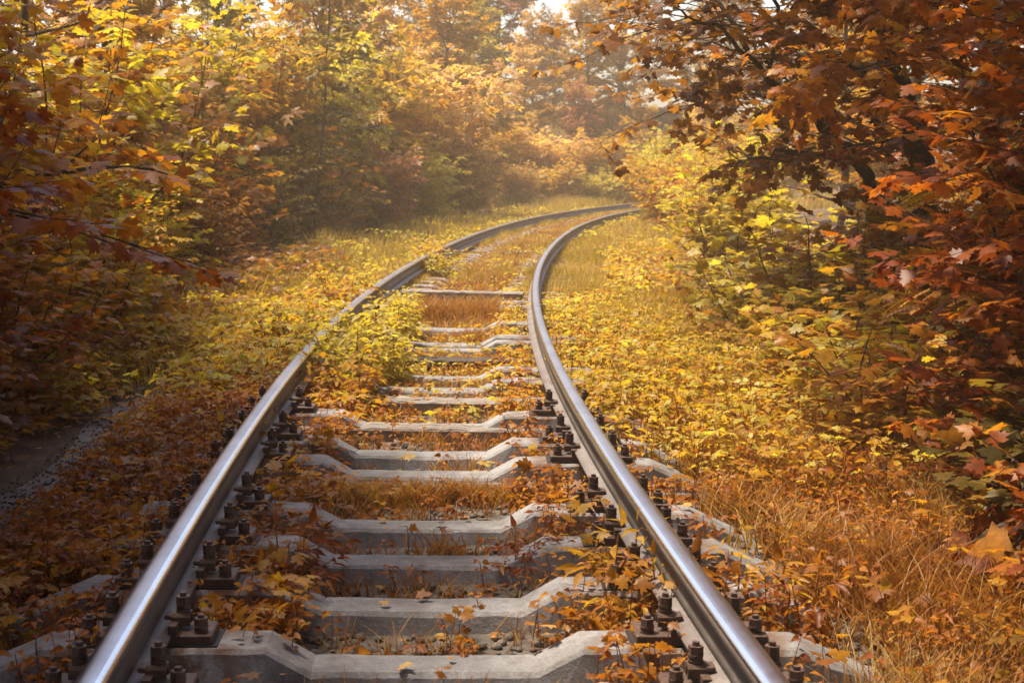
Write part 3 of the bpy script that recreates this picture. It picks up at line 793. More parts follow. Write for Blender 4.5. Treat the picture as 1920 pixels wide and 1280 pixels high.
# middle, golden
z2 = cat_(zone(5200, sY(6.6), sY(15), .86, 2.6, 1.0, .08, .30, .035, .075, lambda x, y, o: clear_top(x, y, o) & (rng.uniform(0, 1, len(x)) < .5 + .5 * (y > 8))),
          zone(1300, sY(8.3), sY(12.2), -.74, .74, 1.0, .03, .13, .04, .07, edge_in), zone(1000, sY(12.2), sY(18), -.74, .74, 1.0, .02, .07, .035, .06, edge_in),
          zone(420, sY(8.4), sY(13), -.74, -.35, 1.0, .06, .2, .05, .08, clear_top),
          zone(340, sY(9), sY(17), .45, .74, 1.0, .06, .18, .05, .08, clear_top),
          zone(2000, sY(8.8), sY(15), -2.6, -.86, 1.0, .08, .3, .05, .10),
          zone(1300, sY(15), sY(26), 1.6, 3.4, 1.0, .1, .35, .06, .12))
pick = rng.uniform(0, 1, len(z2[0])) < .62
za = [q[pick] for q in z2]; zb = [q[~pick] for q in z2]
cover('golden_seedlings', *za, OVATE, 8, M['leaf_gold'], np.clip(.1 + .85 * vnoise(za[0], za[1], .9, 43), 0, 1), 'low golden small leaved seedlings carpeting the middle of the verges')
cover('yellow_green_seedlings', *zb, MAPLE, 5, M['leaf_lime'], np.clip(.2 + .85 * vnoise(zb[0], zb[1], .9, 44), 0, 1), 'yellow green maple seedlings rising through the middle of the verges')
# far, pale
z3 = cat_(zone(1500, sY(15), sY(47), -3.4, -.9, 1.0, .06, .3, .07, .13), zone(900, sY(24), sY(47), .9, 3.4, 1.0, .06, .3, .07, .13), zone(500, sY(17), sY(46), -.7, .7, 1.0, .03, .15, .06, .10))
cover('pale_seedlings', *z3[:2], z3[2], z3[3], OVATE, 5, M['leaf_lime'], np.clip(.2 + .8 * vnoise(z3[0], z3[1], 1.4, 45), 0, 1), 'pale yellow leafy growth in the grass of the far track')
# undergrowth floor below the thickets
z4 = cat_(zone(2600, sY(3.2), sY(22), -5.0, -2.05, 1.2, .08, .5, .07, .13), zone(2600, sY(3.2), sY(22), 2.1, 5.0, 1.2, .08, .45, .07, .13))
cover('thicket_undergrowth', *z4[:2], z4[2], z4[3], MAPLE_MID, 6, M['leaf_brown'], np.clip(.1 + .9 * vnoise(z4[0], z4[1], .9, 47), 0, 1), 'brown and orange undergrowth below the thickets on both sides')

# --- fallen leaves
n = 3600
x, y, o = scatter(n, sY(2.6), sY(14), -2.4, 2.6, 1.35)
ok = (np.abs(np.abs(o) - .795) > .08)
ok &= (sleeper_top(o, x, y) == 0) | (rng.uniform(0, 1, n) < .16)
ok &= ~((o > -2.05) & (o < -1.66) & (rng.uniform(0, 1, n) < .7))
x, y, o = x[ok], y[ok], o[ok]; n = len(x)
z = np.maximum(ground_z(x, y), sleeper_top(o, x, y)) + rng.uniform(.008, .022, n)
az = rng.uniform(0, 2 * PI, n)
Vv, Ff, tt = build_leaves(MAPLE_MID, np.stack([x, y, z], 1), np.stack([np.cos(az), np.sin(az), rng.uniform(-.05, .2, n)], 1), rng.uniform(.018, .06, n), rng.uniform(0, 1, n), rng, .22)
fl = link('fallen_leaves', raw_mesh('fallen_leaves', Vv, Ff, tt, mats=[M['litter']])); tag(fl, 'brown fallen leaves scattered over the track and path', 'leaf litter', kind='stuff')

# --- stones
def stones(name, x, y, r, lift, mat):
    import bmesh
    bm = bmesh.new(); bmesh.ops.create_icosphere(bm, subdivisions=1, radius=1); bm.verts.ensure_lookup_table()
    TV = np.array([v.co[:] for v in bm.verts]); TF = np.array([[v.index for v in f.verts] for f in bm.faces]); bm.free()
    n = len(x); rad = r[:, None, None]
    D = TV[None] * (1 + rng.normal(0, .16, (n, len(TV), 1))) * np.stack([rng.uniform(.7, 1.3, n), rng.uniform(.7, 1.3, n), rng.uniform(.45, .8, n)], 1)[:, None, :] * rad
    V = D + np.stack([x, y, lift], 1)[:, None, :]
    F = (np.arange(n)[:, None, None] * len(TV) + TF[None]).reshape(-1, 3)
    return link(name, raw_mesh(name, V.reshape(-1, 3), F, mats=[mat]))
x, y, o = scatter(9000, sY(2.8), sY(13), -1.5, 1.5, 1.3)
ok = (sleeper_top(o, x, y) == 0); x, y, o = x[ok], y[ok], o[ok]
x2, y2, o2 = scatter(2600, sY(4), sY(12), -2.05, -1.62, 1.2)
r1 = rng.uniform(.006, .022, len(x)); r2 = rng.uniform(.003, .011, len(x2))
X = np.concatenate([x, x2]); Y = np.concatenate([y, y2]); Rr = np.concatenate([r1, r2])
st = stones('gravel', X, Y, Rr, ground_z(X, Y) + Rr * .3 + np.where(np.arange(len(X)) < len(x), .004, .012), M['ballast']); tag(st, 'grey gravel stones between the sleepers and on the path', 'gravel', kind='stuff')
# ================================================================== PLANT PROTOTYPES
TW, BK = M['twig'], M['bark']
P = {}
P['maple_a'] = make_plant('maple_a', shrub(1, 2.3, .55, 7, .125, gap=.11, tspace=.11), MAPLE, M['leaf_orange'], TW, 'stems', 'foliage')
P['maple_b'] = make_plant('maple_b', shrub(2, 2.6, .40, 6, .135, gap=.11, tspace=.11), MAPLE, M['leaf_orange'], TW, 'stems', 'foliage')
P['maple_c'] = make_plant('maple_c', shrub(3, 2.0, .7, 8, .115, gap=.10, tspace=.10), MAPLE, M['leaf_orange'], TW, 'stems', 'foliage')
P['maple_d'] = make_plant('maple_d', shrub(31, 2.8, .45, 9, .095, gap=.085, tspace=.085, tl=.40), MAPLE, M['leaf_red'], TW, 'stems', 'foliage')
P['young'] = make_plant('young', tree(33, 4.6, .27, 1.45, .11, limbs=20, gap=.085, sub=.16, elev=(-.1, .8), trunk_r=.045), MAPLE, M['leaf_red'], BK, 'trunk', 'crown')
P['low_a'] = make_plant('low_a', shrub(4, .95, .8, 6, .105, gap=.085, tspace=.085, tl=.5, base=.25, rad=.014), MAPLE, M['leaf_gold'], TW, 'stems', 'foliage')
P['low_b'] = make_plant('low_b', shrub(5, .8, .95, 7, .09, gap=.075, tspace=.075, tl=.5, base=.3, rad=.014), MAPLE, M['leaf_gold'], TW, 'stems', 'foliage')
P['ovate'] = make_plant('ovate', shrub(6, 2.2, .6, 8, .10, gap=.07, tspace=.09), OVATE, M['leaf_lime'], TW, 'stems', 'foliage')
P['sprig_bush'] = make_plant('sprig_bush', shrub(7, 2.6, .75, 12, .21, gap=.11, tspace=.085), SPRIG, M['leaf_peach'], TW, 'stems', 'foliage', .5)
P['weed'] = make_plant('weed', shrub(8, .62, .7, 8, .085, gap=.06, tspace=.055, tl=.42, base=.12, rad=.012), OVATE, M['leaf_lime'], M['stem_red'], 'stems', 'foliage')
P['herb'] = make_plant('herb', shrub(9, .30, .5, 3, .075, gap=.05, tspace=.045, tl=.25, base=.05, rad=.018), LANCE, M['leaf_gold'], M['stem_red'], 'stems', 'foliage')
P['tree_a'] = make_plant('tree_a', tree(20, 8.5, .10, 2.9, .16, limbs=22, gap=.13, sub=.28), MAPLE_MID, M['leaf_orange'], BK, 'trunk', 'crown')
P['tree_b'] = make_plant('tree_b', tree(21, 9.5, .14, 2.6, .17, limbs=22, gap=.13, sub=.28), MAPLE_MID, M['leaf_gold'], BK, 'trunk', 'crown')
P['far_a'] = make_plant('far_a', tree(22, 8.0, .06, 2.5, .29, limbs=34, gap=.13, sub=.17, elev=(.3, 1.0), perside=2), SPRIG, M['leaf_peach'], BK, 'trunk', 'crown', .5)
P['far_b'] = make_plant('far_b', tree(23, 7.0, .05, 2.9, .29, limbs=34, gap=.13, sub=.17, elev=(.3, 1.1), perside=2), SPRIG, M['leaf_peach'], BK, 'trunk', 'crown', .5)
P['tree_c'] = make_plant('tree_c', tree(26, 10.5, .30, 4.2, .25, limbs=24, gap=.15, sub=.28, perside=2), MAPLE_MID, M['leaf_orange'], BK, 'trunk', 'crown')
P['narrow'] = make_plant('narrow', tree(27, 6.4, .04, 1.0, .14, limbs=42, gap=.10, sub=.14, elev=(-.35, .3), sublen=.5, limbdown=.03, trunk_r=.03), MAPLE_MID, M['leaf_olive'], BK, 'trunk', 'crown')
P['spruce'] = make_plant('spruce', conifer(24, 7.0, .95, .12), NEEDLE, M['needle_dark'], BK, 'trunk', 'crown', .3)
P['robinia'] = make_plant('robinia', shrub(25, 2.6, .35, 3, .34, gap=.22, tspace=.26, tl=.35), PINNATE, M['leaf_orange'], TW, 'stems', 'foliage', .3)

def at_off(y, off):
    x, yy = track_xy(sY(y), off); return float(x), float(yy)
pr = random.Random(77)
CN = {'leaf_red': 'rust red', 'leaf_orange': 'orange', 'leaf_gold': 'golden', 'leaf_lime': 'yellow green', 'leaf_peach': 'pale peach', 'leaf_brown': 'brown', 'leaf_rose': 'dusty rose', 'leaf_olive': 'dark olive'}

def put(proto, name, cat, y, off, H, mat, label, group=None, base=None, xy=None, tilt=0.0, fat=1.0):
    x, yy = at_off(y, off) if xy is None else xy
    h0 = dict(young=4.6, maple_d=2.8, maple_a=2.3, maple_b=2.6, maple_c=2.0, low_a=.95, low_b=.8, ovate=2.2, sprig_bush=2.6, weed=.62, herb=.30, tree_a=8.5, tree_b=9.5, tree_c=10.5, narrow=6.4, far_a=8.0, far_b=7.0, spruce=7.0, robinia=2.6)[proto]
    s = H / h0
    return place(P[proto], name, x, yy, pr.uniform(0, 6.28), (s * fat, s * fat, s), label, cat, group, M[mat], tilt=tilt)

# ---------------- left thicket, front row from the camera to the bend
GL1 = 'front row of shrubs left of the path'
for y, off, H, p, m, lab in [
    (4.9, -3.0, 1.5, 'maple_c', 'leaf_red', 'rust red maple shrub at the left edge nearest the camera'),
    (5.9, -2.85, 1.3, 'maple_a', 'leaf_red', 'low rust red maple shrub where the dirt path leaves the photo'),
    (6.9, -2.75, 1.25, 'maple_c', 'leaf_orange', 'orange maple shrub overhanging the near end of the dirt path'),
    (8.0, -2.75, 1.3, 'maple_b', 'leaf_red', 'rust red maple shrub halfway along the dirt path'),
    (9.1, -2.75, 1.25, 'maple_c', 'leaf_orange', 'orange maple shrub at the far end of the dirt path'),
    (10.3, -2.7, 1.3, 'maple_a', 'leaf_gold', 'golden maple shrub just past the dirt path'),
    (11.6, -2.75, 1.25, 'maple_c', 'leaf_gold', 'bushy golden maple shrub left of the weeds on the rail'),
    (13.0, -2.95, 1.3, 'maple_b', 'leaf_lime', 'yellow green maple shrub beside the left verge grass'),
    (14.6, -3.3, 1.35, 'ovate', 'leaf_gold', 'golden small leaved shrub bordering the left verge grass'),
    (16.4, -3.5, 1.5, 'maple_a', 'leaf_lime', 'yellow green maple shrub with bright top behind the left verge'),
    (18.6, -3.7, 1.6, 'ovate', 'leaf_brown', 'brown small leaved shrub at the back of the left verge'),
    (21.2, -3.9, 1.7, 'maple_c', 'leaf_orange', 'orange maple shrub at the back of the left verge'),
    (24.2, -4.1, 1.8, 'ovate', 'leaf_olive', 'dark olive shrub behind the pink grass of the left verge'),
    (27.6, -4.1, 2.0, 'maple_a', 'leaf_orange', 'orange maple shrub behind the far left rail'),
    (31.2, -3.9, 2.0, 'sprig_bush', 'leaf_rose', 'dusty rose shrub left of the far bend'),
    (35.0, -3.8, 2.2, 'sprig_bush', 'leaf_lime', 'yellow green feathery shrub left of the far bend'),
    (39.0, -3.8, 2.2, 'sprig_bush', 'leaf_gold', 'golden feathery shrub at the outside of the far bend')]:
    put(p, 'maple_shrub' if p.startswith('maple') else 'leafy_shrub', 'shrub', y, off, H, m, lab, GL1, fat=1.15)

GL2 = 'tall saplings behind the front row on the left'
for y, off, H, p, m, lab in [
    (4.6, -4.0, 2.9, 'maple_d', 'leaf_red', 'tall rust red sapling filling the left edge'),
    (6.2, -3.8, 2.7, 'maple_d', 'leaf_red', 'tall rust red sapling behind the orange shrub by the path'),
    (7.7, -3.7, 2.9, 'maple_d', 'leaf_orange', 'tall orange sapling behind the halfway point of the path'),
    (9.4, -3.7, 2.8, 'maple_a', 'leaf_orange', 'tall orange sapling behind the far end of the path'),
    (11.2, -3.7, 3.0, 'maple_b', 'leaf_gold', 'tall golden sapling with a pale bare stem showing'),
    (13.2, -3.9, 3.1, 'maple_a', 'leaf_orange', 'tall orange sapling behind the yellow green shrub'),
    (15.4, -4.3, 3.2, 'maple_c', 'leaf_lime', 'wide yellow green sapling in the left thicket'),
    (17.8, -4.6, 3.4, 'maple_b', 'leaf_gold', 'tall golden sapling in front of the dark narrow tree'),
    (20.4, -4.8, 3.6, 'maple_a', 'leaf_brown', 'tall brown sapling beside the dark narrow tree'),
    (23.4, -5.1, 3.8, 'maple_b', 'leaf_lime', 'tall yellow green sapling right of the dark narrow tree'),
    (26.8, -5.2, 4.2, 'sprig_bush', 'leaf_gold', 'tall golden feathery sapling in the left distance'),
    (30.6, -5.1, 4.4, 'sprig_bush', 'leaf_lime', 'tall yellow green feathery sapling in the left distance'),
    (34.6, -5.0, 4.6, 'sprig_bush', 'leaf_gold', 'golden feathery sapling above the yellow green shrub at the bend'),
    (38.8, -5.2, 4.8, 'sprig_bush', 'leaf_peach', 'pale peach feathery sapling beside the far bend')]:
    put(p, 'sapling', 'sapling', y, off, H, m, lab, GL2)

for y, off, H, p, m, lab in [  # dark saplings added to darken the left edge
    (6.2, -2.75, 2.8, 'maple_d', 'leaf_red', 'dark rust red sapling added to darken the left edge nearest the rail'),
    (6.7, -2.85, 2.7, 'maple_d', 'leaf_red', 'dark rust red sapling added to darken the edge in front of the left thicket by the path')]:
    put(p, 'sapling', 'sapling', y, off, H, m, lab, GL2)

_st = pr.getstate()
put('young', 'young_maple', 'tree', 0, 0, 4.6, 'leaf_red', 'young dark red maple added to darken the upper left corner', xy=(-2.75, 5.5))  # both young maples added to darken the upper left
put('young', 'young_maple', 'tree', 0, 0, 4.4, 'leaf_red', 'young dark red maple added to darken the left edge behind the nearest one', xy=(-3.2, 6.9))
pr.setstate(_st)
GL3 = 'tall trees at the back of the left thicket'
for y, off, H, p, m, lab in [
    (3.6, -5.0, 9.0, 'tree_a', 'leaf_red', 'rust red maple tree hanging over the upper left corner'),
    (7.6, -5.3, 9.0, 'tree_b', 'leaf_red', 'rust red tree behind the saplings near the left edge'),
    (11.6, -5.4, 9.5, 'tree_a', 'leaf_orange', 'orange maple tree behind the tall saplings left of the path'),
    (15.6, -5.8, 6.0, 'tree_b', 'leaf_gold', 'golden tree behind the wide yellow green sapling'),
    (20.0, -6.4, 6.2, 'tree_a', 'leaf_gold', 'golden maple tree left of the dark narrow tree'),
    (25.0, -6.9, 6.4, 'far_b', 'leaf_gold', 'golden feathery tree behind the dark narrow tree'),
    (30.0, -7.0, 6.4, 'far_a', 'leaf_lime', 'yellow green tree in the left distance'),
    (35.5, -6.6, 6.8, 'far_b', 'leaf_gold', 'golden tree left of the far bend'),
    (41.0, -6.6, 7, 'far_a', 'leaf_peach', 'pale peach tree outside the far bend'),
    (46.5, -7.0, 6.6, 'far_b', 'leaf_gold', 'golden tree at the left of the far end wall of trees')]:
    put(p, 'tree', 'tree', y, off, H, m, lab, GL3)
put('narrow', 'narrow_tree', 'tree', 0, 0, 6.5, 'leaf_olive', 'dark narrow tree with drooping clumps standing out of the left thicket', xy=(wx(588, 27), 27))

# ---------------- right side: low band, shrubs, trees
GR1 = 'low maple seedlings right of the track'
for y, off, H, p, m, lab in [
    (4.7, 2.55, .70, 'low_b', 'leaf_red', 'low rust red seedling clump in the lower right corner'),
    (5.6, 2.50, .75, 'low_a', 'leaf_olive', 'low dark olive seedling clump near the right edge'),
    (6.5, 2.80, .8, 'low_b', 'leaf_red', 'rust red seedling clump beside the straw patch on the right'),
    (7.3, 3.25, .95, 'low_a', 'leaf_olive', 'taller dark olive seedling clump at the right edge'),
    (7.6, 2.55, .75, 'low_b', 'leaf_gold', 'golden seedling clump behind the straw patch on the right'),
    (8.5, 3.40, .9, 'low_a', 'leaf_gold', 'golden seedling clump in the middle of the right bank'),
    (8.9, 2.75, .7, 'low_b', 'leaf_lime', 'yellow green seedling clump nearest the right rail'),
    (9.8, 3.55, 1.0, 'low_a', 'leaf_gold', 'taller golden seedling clump on the right bank'),
    (10.2, 2.85, .75, 'low_b', 'leaf_gold', 'low golden seedling clump facing the bushy weeds across the track'),
    (11.3, 3.45, 1.0, 'low_a', 'leaf_lime', 'yellow green seedling clump on the right bank'),
    (12.0, 2.80, .8, 'low_b', 'leaf_lime', 'pale yellow green seedling clump at the verge edge'),
    (13.0, 3.45, 1.1, 'low_a', 'leaf_gold', 'golden seedling clump in front of the leaning maple'),
    (14.2, 2.95, .95, 'low_b', 'leaf_lime', 'yellow green seedling clump opposite the raised timber'),
    (15.6, 3.55, 1.1, 'low_a', 'leaf_lime', 'upright yellow green seedling clump with bright top')]:
    put(p, 'seedling_clump', 'seedling clump', y, off, H, m, lab, GR1, fat=1.2)

GR2 = 'shrubs along the right side'
for y, off, H, p, m, lab in [
    (5.0, 3.5, 1.35, 'maple_c', 'leaf_olive', 'dark olive maple shrub at the right edge nearest the camera'),
    (6.4, 3.5, 1.4, 'maple_d', 'leaf_orange', 'orange maple shrub at the right edge'),
    (8.0, 3.8, 1.7, 'maple_d', 'leaf_red', 'rust red maple shrub below the pinnate branches'),
    (9.8, 4.0, 1.5, 'maple_a', 'leaf_orange', 'orange maple shrub at the foot of the dark trunk'),
    (11.6, 3.8, 1.5, 'maple_c', 'leaf_brown', 'brown maple shrub below the leaning maple'),
    (14.5, 4.3, 1.6, 'maple_a', 'leaf_brown', 'brown maple shrub behind the leaning trunks'),
    (17.2, 3.0, 1.5, 'maple_c', 'leaf_lime', 'yellow green maple shrub left of the leaning maple'),
    (19.6, 3.4, 2.0, 'maple_b', 'leaf_lime', 'tall yellow green maple shrub left of the leaning maple'),
    (22.6, 3.3, 1.7, 'ovate', 'leaf_gold', 'golden small leaved shrub along the right verge'),
    (26.0, 3.2, 1.9, 'maple_a', 'leaf_lime', 'yellow green maple shrub along the far right verge'),
    (29.5, 3.0, 1.9, 'ovate', 'leaf_orange', 'orange small leaved shrub along the far right verge'),
    (33.0, 2.8, 2.1, 'sprig_bush', 'leaf_gold', 'golden feathery shrub inside the bend'),
    (36.2, 2.5, 2.2, 'sprig_bush', 'leaf_lime', 'yellow green feathery shrub inside the bend')]:
    put(p, 'maple_shrub' if p.startswith('maple') else 'leafy_shrub', 'shrub', y, off, H, m, lab, GR2, fat=1.1)
put('sprig_bush', 'leafy_shrub', 'shrub', 0, 0, 2.1, 'leaf_lime', 'yellow green shrub hiding the rails where they bend away', GR2, xy=(4.55, 39.3))
put('sprig_bush', 'leafy_shrub', 'shrub', 0, 0, 2.8, 'leaf_gold', 'golden shrub behind the place where the rails vanish', GR2, xy=(6.3, 42.5))

put('maple_d', 'sapling', 'sapling', 6.3, 3.0, 2.7, 'leaf_red', 'dark rust red sapling added to darken the right edge', 'saplings at the right edge')  # added to darken the right edge
put('maple_d', 'sapling', 'sapling', 7.6, 3.5, 2.6, 'leaf_orange', 'orange sapling behind the rust red one at the right edge', 'saplings at the right edge')

GR3 = 'trees on the right side'
for y, off, H, p, m, lab in [
    (4.2, 4.6, 8.0, 'tree_a', 'leaf_red', 'rust red tree hanging over the upper right corner'),
    (7.6, 5.2, 9.0, 'tree_b', 'leaf_orange', 'orange tree at the right edge behind the pinnate branches'),
    (11.0, 5.6, 9.0, 'tree_a', 'leaf_red', 'rust red tree behind the dark trunk'),
    (16.8, 7.5, 9.0, 'tree_b', 'leaf_red', 'rust red tree seen between the leaning trunks'),
    (21.5, 7.4, 8.0, 'tree_a', 'leaf_orange', 'orange tree behind the branch of the leaning maple'),
    (26.5, 7.0, 7.5, 'tree_b', 'leaf_gold', 'golden tree to the left of the leaning maple crown'),
    (32.0, 7.0, 7.0, 'far_b', 'leaf_gold', 'golden feathery tree inside the bend'),
    (38.0, 6.6, 6.5, 'far_a', 'leaf_lime', 'yellow green tree inside the bend')]:
    put(p, 'tree', 'tree', y, off, H, m, lab, GR3)

GC = 'tall maples added to shade the near track'  # crowns above the view, added to shade the near track and edges
for y, off, H, m, lab in [
    (5.2, -5.3, 10.5, 'leaf_red', 'tall rust red maple added for shade, arching over the near track from the left edge'),
    (9.0, -5.4, 10, 'leaf_orange', 'tall orange maple added for shade, arching over the track from behind the path'),
    (5.4, 4.4, 10.5, 'leaf_red', 'tall rust red maple added for shade, arching over the near track from the right edge'),
    (8.0, 5.0, 11, 'leaf_red', 'tall rust red maple added for shade, arching over the track behind the seedlings'),
    (1.5, -4.6, 10.5, 'leaf_orange', 'unseen tall orange maple added for shade beside the camera on the left'),
    (1.0, 3.4, 10.5, 'leaf_orange', 'unseen tall orange maple added for shade beside the camera on the right'),
    (-2.5, -1.6, 11, 'leaf_orange', 'unseen tall orange maple added for shade behind the camera on the left'),
    (-3.0, 2.0, 11, 'leaf_gold', 'unseen tall golden maple added for shade behind the camera on the right'),
    (7.2, -5.6, 10.5, 'leaf_red', 'tall rust red maple added for shade deep in the left thicket behind the path'),
    (8.6, 6.6, 10.5, 'leaf_red', 'tall rust red maple added for shade deep in the right side wood'),
    (7.0, 4.6, 10.5, 'leaf_red', 'tall rust red maple added for shade just outside the right edge of the photo'),
    (3.6, 3.7, 11, 'leaf_red', 'tall rust red maple added for shade, reaching over the lower right corner'),
    (10.6, 5.4, 10.5, 'leaf_orange', 'tall orange maple added for shade outside the right edge behind the seedlings'),
    (4.6, -8.2, 12, 'leaf_red', 'unseen tall rust red maple added for shade far outside the left edge near the camera'),
    (8.6, -8.4, 12, 'leaf_orange', 'unseen tall orange maple added for shade far outside the left edge beyond the path'),
    (12.6, -8.6, 12, 'leaf_red', 'tall rust red maple added for shade deep in the left wood'),
    (3.4, -5.2, 11, 'leaf_orange', 'tall orange maple added for shade, overhanging the left rail from beside the camera')]:
    put('tree_c', 'tree', 'tree', y, off, H, m, lab, GC)

GB = 'unseen bushy maples added behind the camera to block light'  # out of view, added to block low light from behind the camera
for x, y, H, lab in [
    (-4.6, -3.0, 8.5, 'unseen bushy orange maple added to block light, left behind the camera'),
    (-1.6, -5.5, 9.0, 'unseen bushy orange maple added to block light, straight behind the camera, left of the rails'),
    (1.9, -5.2, 9.0, 'unseen bushy orange maple added to block light, straight behind the camera, right of the rails'),
    (4.8, -2.8, 8.5, 'unseen bushy orange maple added to block light, right behind the camera')]:
    put('tree_a', 'tree', 'tree', 0, 0, H, 'leaf_orange', lab, GB, xy=(x, y))

# ---------------- far wall of trees closing the view
for y, off, H, p, m, lab in [
    (9.5, 8.0, 9, 'tree_a', 'leaf_red', 'rust red tree deep in the wood behind the thick dark trunk'),
    (14.0, 9.0, 9, 'tree_b', 'leaf_orange', 'orange tree deep in the wood behind the leaning maples'),
    (19.0, 10.0, 9, 'tree_a', 'leaf_red', 'rust red tree deep in the wood right of the leaning maples'),
    (25.0, 10.0, 9, 'tree_b', 'leaf_orange', 'orange tree deep in the wood beyond the leaning maples')]:
    put(p, 'tree', 'tree', y, off, H, m, lab, GR3)
for x, y, H, p, m, lab in [
    (5.0, 15.6, 6.0, 'tree_a', 'leaf_red', 'bushy rust red tree filling the gap between the leaning trunks'),
    (6.3, 18.5, 7.0, 'tree_b', 'leaf_orange', 'bushy orange tree behind the leaning trunks'),
    (5.4, 13.0, 6.0, 'tree_a', 'leaf_red', 'bushy rust red tree right behind the thick dark trunk'),
    (4.5, 13.6, 7.0, 'tree_b', 'leaf_red', 'dark rust red tree between the right edge and the thick dark trunk'),
    (7.0, 21.0, 8.0, 'tree_b', 'leaf_red', 'rust red tree filling the wood behind the right trunks'),
    (8.0, 22.5, 8.0, 'tree_a', 'leaf_brown', 'bushy brown tree behind the leaning trunks, far back'),
    (5.4, 24.0, 5.0, 'tree_b', 'leaf_gold', 'bushy golden tree left of the leaning maple, far back')]:
    put(p, 'tree', 'tree', 0, 0, H, m, lab, GR3, xy=(x, y))
GF = 'trees closing the view beyond the bend'
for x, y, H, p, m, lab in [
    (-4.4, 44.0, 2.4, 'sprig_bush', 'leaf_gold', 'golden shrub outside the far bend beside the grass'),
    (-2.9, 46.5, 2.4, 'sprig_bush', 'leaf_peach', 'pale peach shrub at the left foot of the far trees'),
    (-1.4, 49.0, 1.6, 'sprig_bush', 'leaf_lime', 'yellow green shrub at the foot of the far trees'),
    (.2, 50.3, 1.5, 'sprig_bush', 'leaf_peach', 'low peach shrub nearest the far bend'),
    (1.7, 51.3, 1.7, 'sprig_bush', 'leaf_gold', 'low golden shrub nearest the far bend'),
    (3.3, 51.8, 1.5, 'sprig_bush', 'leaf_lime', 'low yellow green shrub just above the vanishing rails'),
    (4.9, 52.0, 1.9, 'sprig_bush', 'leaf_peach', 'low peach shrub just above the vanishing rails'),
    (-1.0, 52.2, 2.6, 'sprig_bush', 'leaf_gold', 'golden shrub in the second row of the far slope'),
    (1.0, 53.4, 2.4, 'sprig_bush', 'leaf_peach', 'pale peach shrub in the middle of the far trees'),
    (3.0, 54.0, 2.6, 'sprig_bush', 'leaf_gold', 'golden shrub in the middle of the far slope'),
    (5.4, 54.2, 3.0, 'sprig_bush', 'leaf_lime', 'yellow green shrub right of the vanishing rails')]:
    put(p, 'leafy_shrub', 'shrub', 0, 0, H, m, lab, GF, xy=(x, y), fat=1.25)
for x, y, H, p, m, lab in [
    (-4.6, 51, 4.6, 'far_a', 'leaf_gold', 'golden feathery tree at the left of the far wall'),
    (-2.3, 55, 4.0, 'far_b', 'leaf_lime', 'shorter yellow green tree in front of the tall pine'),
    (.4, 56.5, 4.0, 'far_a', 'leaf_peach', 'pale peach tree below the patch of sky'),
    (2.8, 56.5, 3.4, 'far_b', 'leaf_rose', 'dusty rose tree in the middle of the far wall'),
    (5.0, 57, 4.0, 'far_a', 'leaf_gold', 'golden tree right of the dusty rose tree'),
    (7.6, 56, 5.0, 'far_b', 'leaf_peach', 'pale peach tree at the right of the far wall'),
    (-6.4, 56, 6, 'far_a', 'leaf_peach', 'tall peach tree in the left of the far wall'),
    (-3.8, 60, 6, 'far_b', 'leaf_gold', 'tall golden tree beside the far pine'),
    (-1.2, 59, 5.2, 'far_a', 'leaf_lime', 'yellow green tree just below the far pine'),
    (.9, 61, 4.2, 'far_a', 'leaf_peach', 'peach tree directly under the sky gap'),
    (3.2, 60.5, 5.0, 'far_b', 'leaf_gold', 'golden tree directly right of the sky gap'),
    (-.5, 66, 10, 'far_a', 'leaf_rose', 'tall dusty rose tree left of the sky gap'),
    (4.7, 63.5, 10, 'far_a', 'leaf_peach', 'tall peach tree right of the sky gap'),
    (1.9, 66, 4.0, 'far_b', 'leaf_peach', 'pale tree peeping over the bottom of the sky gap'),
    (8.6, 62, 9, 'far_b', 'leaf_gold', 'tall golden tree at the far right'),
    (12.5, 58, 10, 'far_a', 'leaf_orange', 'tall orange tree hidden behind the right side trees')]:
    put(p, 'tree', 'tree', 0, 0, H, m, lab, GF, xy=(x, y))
put('spruce', 'pine_tree', 'tree', 0, 0, 9.0, 'needle_dark', 'tall dark pine left of the sky gap', GF, xy=(-1.0, 62.5))

# ---------------- two maples leaning over the track from the right (shaped after the photo)
def leaning(seed, trunk, r0, branches, leaf, gap, name, label, mat, x, y):
    p = Plant(seed); g = p.rng
    T = np.array(trunk, float)
    def fine(Q, n):
        t = np.linspace(0, len(Q) - 1, n); k = np.arange(len(Q))
        return np.stack([np.interp(t, k, Q[:, a]) for a in range(3)], 1)
    T = fine(T, 22); T[1:-1] += g.normal(0, .018, (20, 3))
    p.tube(T, np.linspace(r0, r0 * .38, len(T)), 9)
    for b in branches:
        B = fine(np.array(b, float), 14); B[1:] += g.normal(0, .02, (13, 3))
        L = np.linalg.norm(np.diff(B, axis=0), axis=1).sum()
        p.tube(B, np.linspace(r0 * .34, .006, len(B)), 6)
        s = .1
        while s < 1.0:
            c = np.array([np.interp(s * 13, np.arange(14), B[:, j]) for j in range(3)])
            for _ in range(2):
                az = g.uniform(0, 6.28)
                L2 = g.uniform(.45, 1.1)
                Q = p.walk(c, (math.cos(az), math.sin(az), g.uniform(-.1, .5)), L2, 5, .1, -.05)
                p.tube(Q, np.linspace(.007, .003, len(Q)), 3)
                for f in (.4, .7, 1.0):
                    q = Q[min(5, int(f * 5))]
                    p.twig(q, Q[-1] - Q[0] + g.normal(0, .5, 3) * L2, g.uniform(.2, .42), leaf, gap, lift=-.05)
            s += .17 / L
    a, b = p.meshes(name, MAPLE, M[mat], M['bark'])
    o = empty('leaning_maple', (x, y, GZ(x, y))); tag(o, label, 'tree', 'leaning maples over the right of the track')
    link('trunk', a, o); link('crown', b, o); return o
lx, ly = wx(1655, 13.5), 13.5
rel = lambda px, py, dep: (wx(px, dep) - lx, dep - ly, wz(py, dep))
